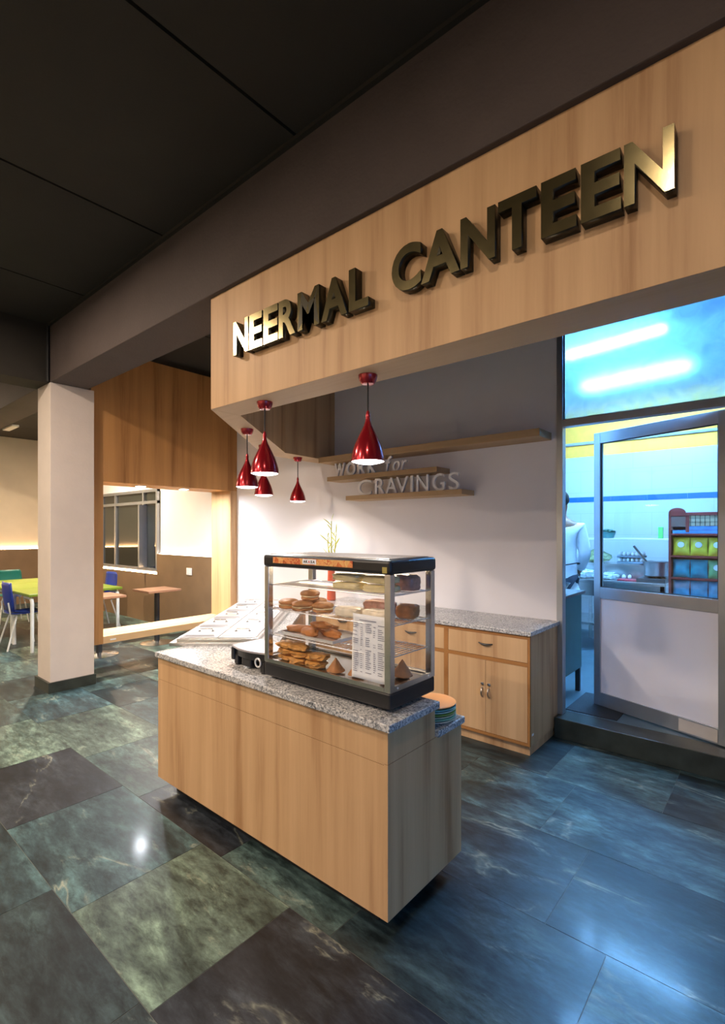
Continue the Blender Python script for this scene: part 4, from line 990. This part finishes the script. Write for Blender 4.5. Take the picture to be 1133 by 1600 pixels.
def packet_bm(wd, ht, th):
    bm = bmesh.new(); n, m_ = 8, 8; F = []; B = []
    for i in range(n+1):
        f_, b_ = [], []
        for j in range(m_+1):
            u, v = i/n, j/m_; k = (math.sin(math.pi*u)**0.45)*(math.sin(math.pi*v)**0.5)
            x, z = (u-0.5)*wd*(0.94+0.06*abs(2*v-1)), v*ht
            f_.append(bm.verts.new((x, -th/2*k-0.001, z))); b_.append(bm.verts.new((x, th/2*k+0.001, z)))
        F.append(f_); B.append(b_)
    for i in range(n):
        for j in range(m_):
            bm.faces.new((F[i][j], F[i+1][j], F[i+1][j+1], F[i][j+1])); bm.faces.new((B[i][j], B[i][j+1], B[i+1][j+1], B[i+1][j]))
    for i in range(n):
        bm.faces.new((F[i][0], B[i][0], B[i+1][0], F[i+1][0])); bm.faces.new((F[i][m_], F[i+1][m_], B[i+1][m_], B[i][m_]))
    for j in range(m_):
        bm.faces.new((F[0][j], F[0][j+1], B[0][j+1], B[0][j])); bm.faces.new((F[n][j], B[n][j], B[n][j+1], F[n][j+1]))
    return bm
pk = {'yellow': s2l(226, 206, 60), 'teal': s2l(30, 150, 170), 'green and white': s2l(120, 170, 110), 'pale blue': s2l(90, 160, 190), 'sky blue': s2l(60, 150, 220)}
pkm = {k: plain('packet_'+k.replace(' ', '_'), c, 0.28, var=0.22, scale=16, coat=0.4) for k, c in pk.items()}
spot = plain('packet_print', (0.82, 0.84, 0.86), 0.4)
def packet(colr, x, z, label, wd=0.15, ht=0.185, th=0.06, rz=0.0, y=RY0+0.075, disc=True):
    t = thing('snack_packet', label, 'snack packet', (x, y, z), rz, 'snack packets on the red rack')
    b_ = obj('bag', packet_bm(wd, ht, th), pkm[colr], t, True, world=False)
    if disc: obj('printed_disc', xf(lathe([(0.0, 0.0), (0.028, 0.0), (0.030, -0.006)], 18, cap=False), T(0, -th/2-0.003, ht*0.60) @ Matrix.Rotation(R(90), 4, 'X')), spot, t, True, world=False)
for i, n_ in enumerate(('left', 'second', 'third', 'right')):
    x = -0.822+0.152*i
    packet('yellow', x, RS[2]+0.001, '%s yellow snack packet on the upper rack shelf' % n_)
    packet(['teal', 'teal', 'green and white', 'green and white'][i], x, RS[1]+0.001, '%s %s snack packet on the middle rack shelf' % (['left', 'second', 'third', 'right'][i], ['teal', 'teal', 'green and white', 'green and white'][i]), disc=i > 1)
    packet('pale blue', x, RS[0]+0.001, '%s pale blue snack packet on the lower rack shelf' % n_, disc=False)
solo('blue_banner_box', boxes((-0.89, -0.28, RY0+0.005, RY0+0.10, 1.526, 1.60), bev=0.004), pkm['sky blue'], 'long sky blue box lying along the top rack shelf', 'box', smooth=False)

# cook in a white coat, mostly hidden by the door jamb
pr_ = thing('person', 'person in a white coat standing in the kitchen, half hidden by the door jamb', 'person', (-1.83, 5.40, KZ), rz=R(-160))
def skin(name, verts, edges, radii, mat, parent, root=0, sub=2):
    me = bpy.data.meshes.new(name); me.from_pydata(verts, edges, []); me.materials.append(mat)
    o = bpy.data.objects.new(name, me); COL.objects.link(o); o.parent = parent
    m = o.modifiers.new('skin', 'SKIN'); m.use_smooth_shade = True
    for i, r in enumerate(radii):
        sv_ = me.skin_vertices[0].data[i]; sv_.radius = r if isinstance(r, tuple) else (r, r); sv_.use_root = (i == root)
    s = o.modifiers.new('smooth', 'SUBSURF'); s.levels = sub; s.render_levels = sub
    return o
# local frame: faces -y, x to its left
V = [(0,0,0.95),(0,0.01,1.12),(0,0.02,1.32),(0,0.02,1.46),(0,0.0,1.56),(0,-0.01,1.64),(0,-0.015,1.73),
     (0.10,0,0.90),(0.11,-0.01,0.50),(0.11,0.02,0.09),(0.11,-0.12,0.04),(-0.10,0,0.90),(-0.11,-0.01,0.50),(-0.11,0.02,0.09),(-0.11,-0.12,0.04),
     (0.19,0.02,1.43),(0.24,0.03,1.16),(0.20,-0.16,0.98),(0.18,-0.23,0.95),(-0.19,0.02,1.43),(-0.24,0.03,1.16),(-0.20,-0.16,0.98),(-0.18,-0.23,0.95)]
E = [(0,1),(1,2),(2,3),(3,4),(4,5),(5,6),(0,7),(7,8),(8,9),(9,10),(0,11),(11,12),(12,13),(13,14),(3,15),(15,16),(16,17),(17,18),(3,19),(19,20),(20,21),(21,22)]
RR = [(0.15,0.11),(0.135,0.10),(0.15,0.11),(0.12,0.09),0.055,0.085,0.085,0.085,0.06,0.04,0.035,0.085,0.06,0.04,0.035,0.06,0.045,0.034,0.03,0.06,0.045,0.034,0.03]
skin('body', V, E, RR, skin_mat, pr_)
Vc = [(0,0,0.80),(0,0,0.95),(0,0.01,1.12),(0,0.02,1.32),(0,0.02,1.47),(0.19,0.02,1.44),(0.245,0.03,1.16),(0.205,-0.15,0.99),(-0.19,0.02,1.44),(-0.245,0.03,1.16),(-0.205,-0.15,0.99)]
Ec = [(0,1),(1,2),(2,3),(3,4),(4,5),(5,6),(6,7),(4,8),(8,9),(9,10)]
skin('white_coat', Vc, Ec, [(0.19,0.14),(0.185,0.14),(0.17,0.125),(0.18,0.13),(0.14,0.105),0.078,0.064,0.052,0.078,0.064,0.052], white_fabric, pr_, 1)
skin('trousers', [(0,0,0.92),(0.10,0,0.86),(0.11,-0.01,0.50),(0.11,0.02,0.10),(-0.10,0,0.86),(-0.11,-0.01,0.50),(-0.11,0.02,0.10)], [(0,1),(1,2),(2,3),(0,4),(4,5),(5,6)],
     [(0.16,0.12),0.10,0.078,0.062,0.10,0.078,0.062], navy_fabric, pr_)
hb = blob(0.092, 0.105, 0.09, 2.0, 0.06, 4, 3)
for v in hb.verts:
    if v.co.y < -0.02 and v.co.z < 0.10: v.co.y = -0.02
obj('hair', xf(hb, T(0, 0.012, 1.655)), hair_mat, pr_, True, world=False)
obj('apron_string', tube([(0.18*math.cos(a)*1.06, 0.13*math.sin(a)*1.16+0.005, 1.06+0.01*math.sin(3*a)) for a in [i*2*math.pi/24 for i in range(24)]], 0.007, 6, closed=True), hair_mat, pr_, True, world=False)
for s in (-1, 1):
    for f_ in range(5):
        x = s*0.18 + (f_-2)*0.014
        ln = [0.045, 0.06, 0.065, 0.06, 0.05][f_]
        b_ = tube([(x, -0.235, 0.945), (x, -0.235-ln*0.6, 0.93), (x, -0.235-ln, 0.90)], [0.0085, 0.008, 0.006], 8)
        obj('finger', b_, skin_mat, pr_, True, world=False)

# ================================================================== DINING FURNITURE
def round_bend_leg(x, y, dx, dy, ztop):
    pts = [(x, y, 0.0), (x, y, ztop-0.07)] + [(x+dx*0.07*(1-math.cos(a)), y+dy*0.07*(1-math.cos(a)), ztop-0.07+0.07*math.sin(a)) for a in [math.pi/2*i/6 for i in range(1, 7)]] + [(x+dx*0.25, y+dy*0.25, ztop)]
    return tube(pts, 0.022, 10)
def green_table(x0, x1, y0, y1, label):
    t = thing('green_dining_table', label, 'table', ((x0+x1)/2, (y0+y1)/2, 0), group='green dining tables')
    o = obj('table_top', boxes((x0, x1, y0, y1, 0.715, 0.75), bev=0.008), green_top, t)
    for (x, dx) in ((x0+0.04, 1), (x1-0.04, -1)):
        for (y, dy) in ((y0+0.05, 0), (y1-0.05, 0)):
            obj('leg', round_bend_leg(x, y, dx, dy, 0.69), white_metal, t, True)
    return t
green_table(-8.10, -7.29, 2.08, 3.25, 'green dining table nearest the white column')
green_table(-8.93, -8.12, 2.08, 3.25, 'green dining table in the middle of the joined row')
green_table(-9.76, -8.95, 2.08, 3.25, 'green dining table at the far end of the joined row')
def chair(x, y, rz, label, shell):
    t = thing('dining_chair', label, 'chair', (x, y, 0), rz, 'plastic dining chairs')
    # faces +y
    bm = bmesh.new(); n = 8; L = []
    prof = [(0.21, 0.455), (0.12, 0.450), (0.0, 0.445), (-0.12, 0.450), (-0.17, 0.462)]
    for yy, zz in prof:
        L.append([bm.verts.new(((i/n-0.5)*0.42, yy, zz+0.02*(2*i/n-1)**2)) for i in range(n+1)])
    for a, b in zip(L, L[1:]):
        for i in range(n): bm.faces.new((a[i], a[i+1], b[i+1], b[i]))
    s = obj('seat', bm, shell, t, True, world=False); m = s.modifiers.new('thick', 'SOLIDIFY'); m.thickness = 0.012
    bm = bmesh.new(); L = []
    for yy, zz, wd in ((-0.175, 0.50, 0.36), (-0.19, 0.60, 0.41), (-0.205, 0.72, 0.42), (-0.215, 0.84, 0.40), (-0.21, 0.88, 0.36)):
        L.append([bm.verts.new(((i/n-0.5)*wd, yy+0.035*(2*i/n-1)**2, zz)) for i in range(n+1)])
    for a, b in zip(L, L[1:]):
        for i in range(n): bm.faces.new((a[i], a[i+1], b[i+1], b[i]))
    s = obj('backrest', bm, shell, t, True, world=False); m = s.modifiers.new('thick', 'SOLIDIFY'); m.thickness = 0.012
    for sx_ in (-1, 1):
        obj('leg', tube([(sx_*0.15, 0.13, 0.44), (sx_*0.21, 0.20, 0.0)], 0.011, 8), white_metal, t, True, world=False)
        obj('leg', tube([(sx_*0.15, -0.10, 0.44), (sx_*0.21, -0.22, 0.0)], 0.011, 8), white_metal, t, True, world=False)
        obj('back_upright', tube([(sx_*0.15, -0.10, 0.44), (sx_*0.15, -0.17, 0.46), (sx_*0.15, -0.195, 0.62)], 0.010, 8), white_metal, t, True, world=False)
    return t
chair(-7.84, 2.16, 0.0, 'blue chair at the left frame edge tucked under the green table', blue_plastic)
chair(-8.46, 3.42, math.pi, 'blue chair seen through the partition opening behind the green table', blue_plastic)
chair(-10.10, 2.62, -math.pi/2, 'teal chair at the far end of the green tables', teal_plastic)
chair(-9.40, 3.42, math.pi, 'blue chair on the far side of the farthest green table', blue_plastic)
def cafe_table(x, y, label):
    t = thing('cafe_table', label, 'table', (x, y, 0), group='square wooden cafe tables')
    obj('table_top', boxes((-0.235, 0.235, -0.235, 0.235, 0.72, 0.75), bev=0.004), table_wood, t, world=False)
    obj('pedestal', lathe([(0.035, 0.02), (0.035, 0.71)], 20), dark_metal, t, True, world=False)
    obj('top_bracket', boxes((-0.12, 0.12, -0.12, 0.12, 0.705, 0.72)), dark_metal, t, world=False)
    obj('base_disc', lathe([(0.22, 0.0), (0.22, 0.008), (0.06, 0.028), (0.035, 0.04)], 32), steel, t, True, world=False)
cafe_table(-6.66, 3.44, 'square wooden cafe table by the dining window, seen whole through the opening')
cafe_table(-6.55, 2.63, 'square wooden cafe table cut by the left jamb of the opening')
sw = thing('switch_plate', 'white switch plate on the brown wainscot', 'switch', (-6.99, YF-0.07, 0.93))
obj('plate', boxes((-0.075, 0.075, -0.010, 0.0, -0.055, 0.055), bev=0.004), white_plastic, sw, world=False)
for k in range(3): obj('rocker', boxes((-0.055+0.04*k, -0.025+0.04*k, -0.014, -0.010, -0.03, 0.03), bev=0.002), white_plastic, sw, world=False)
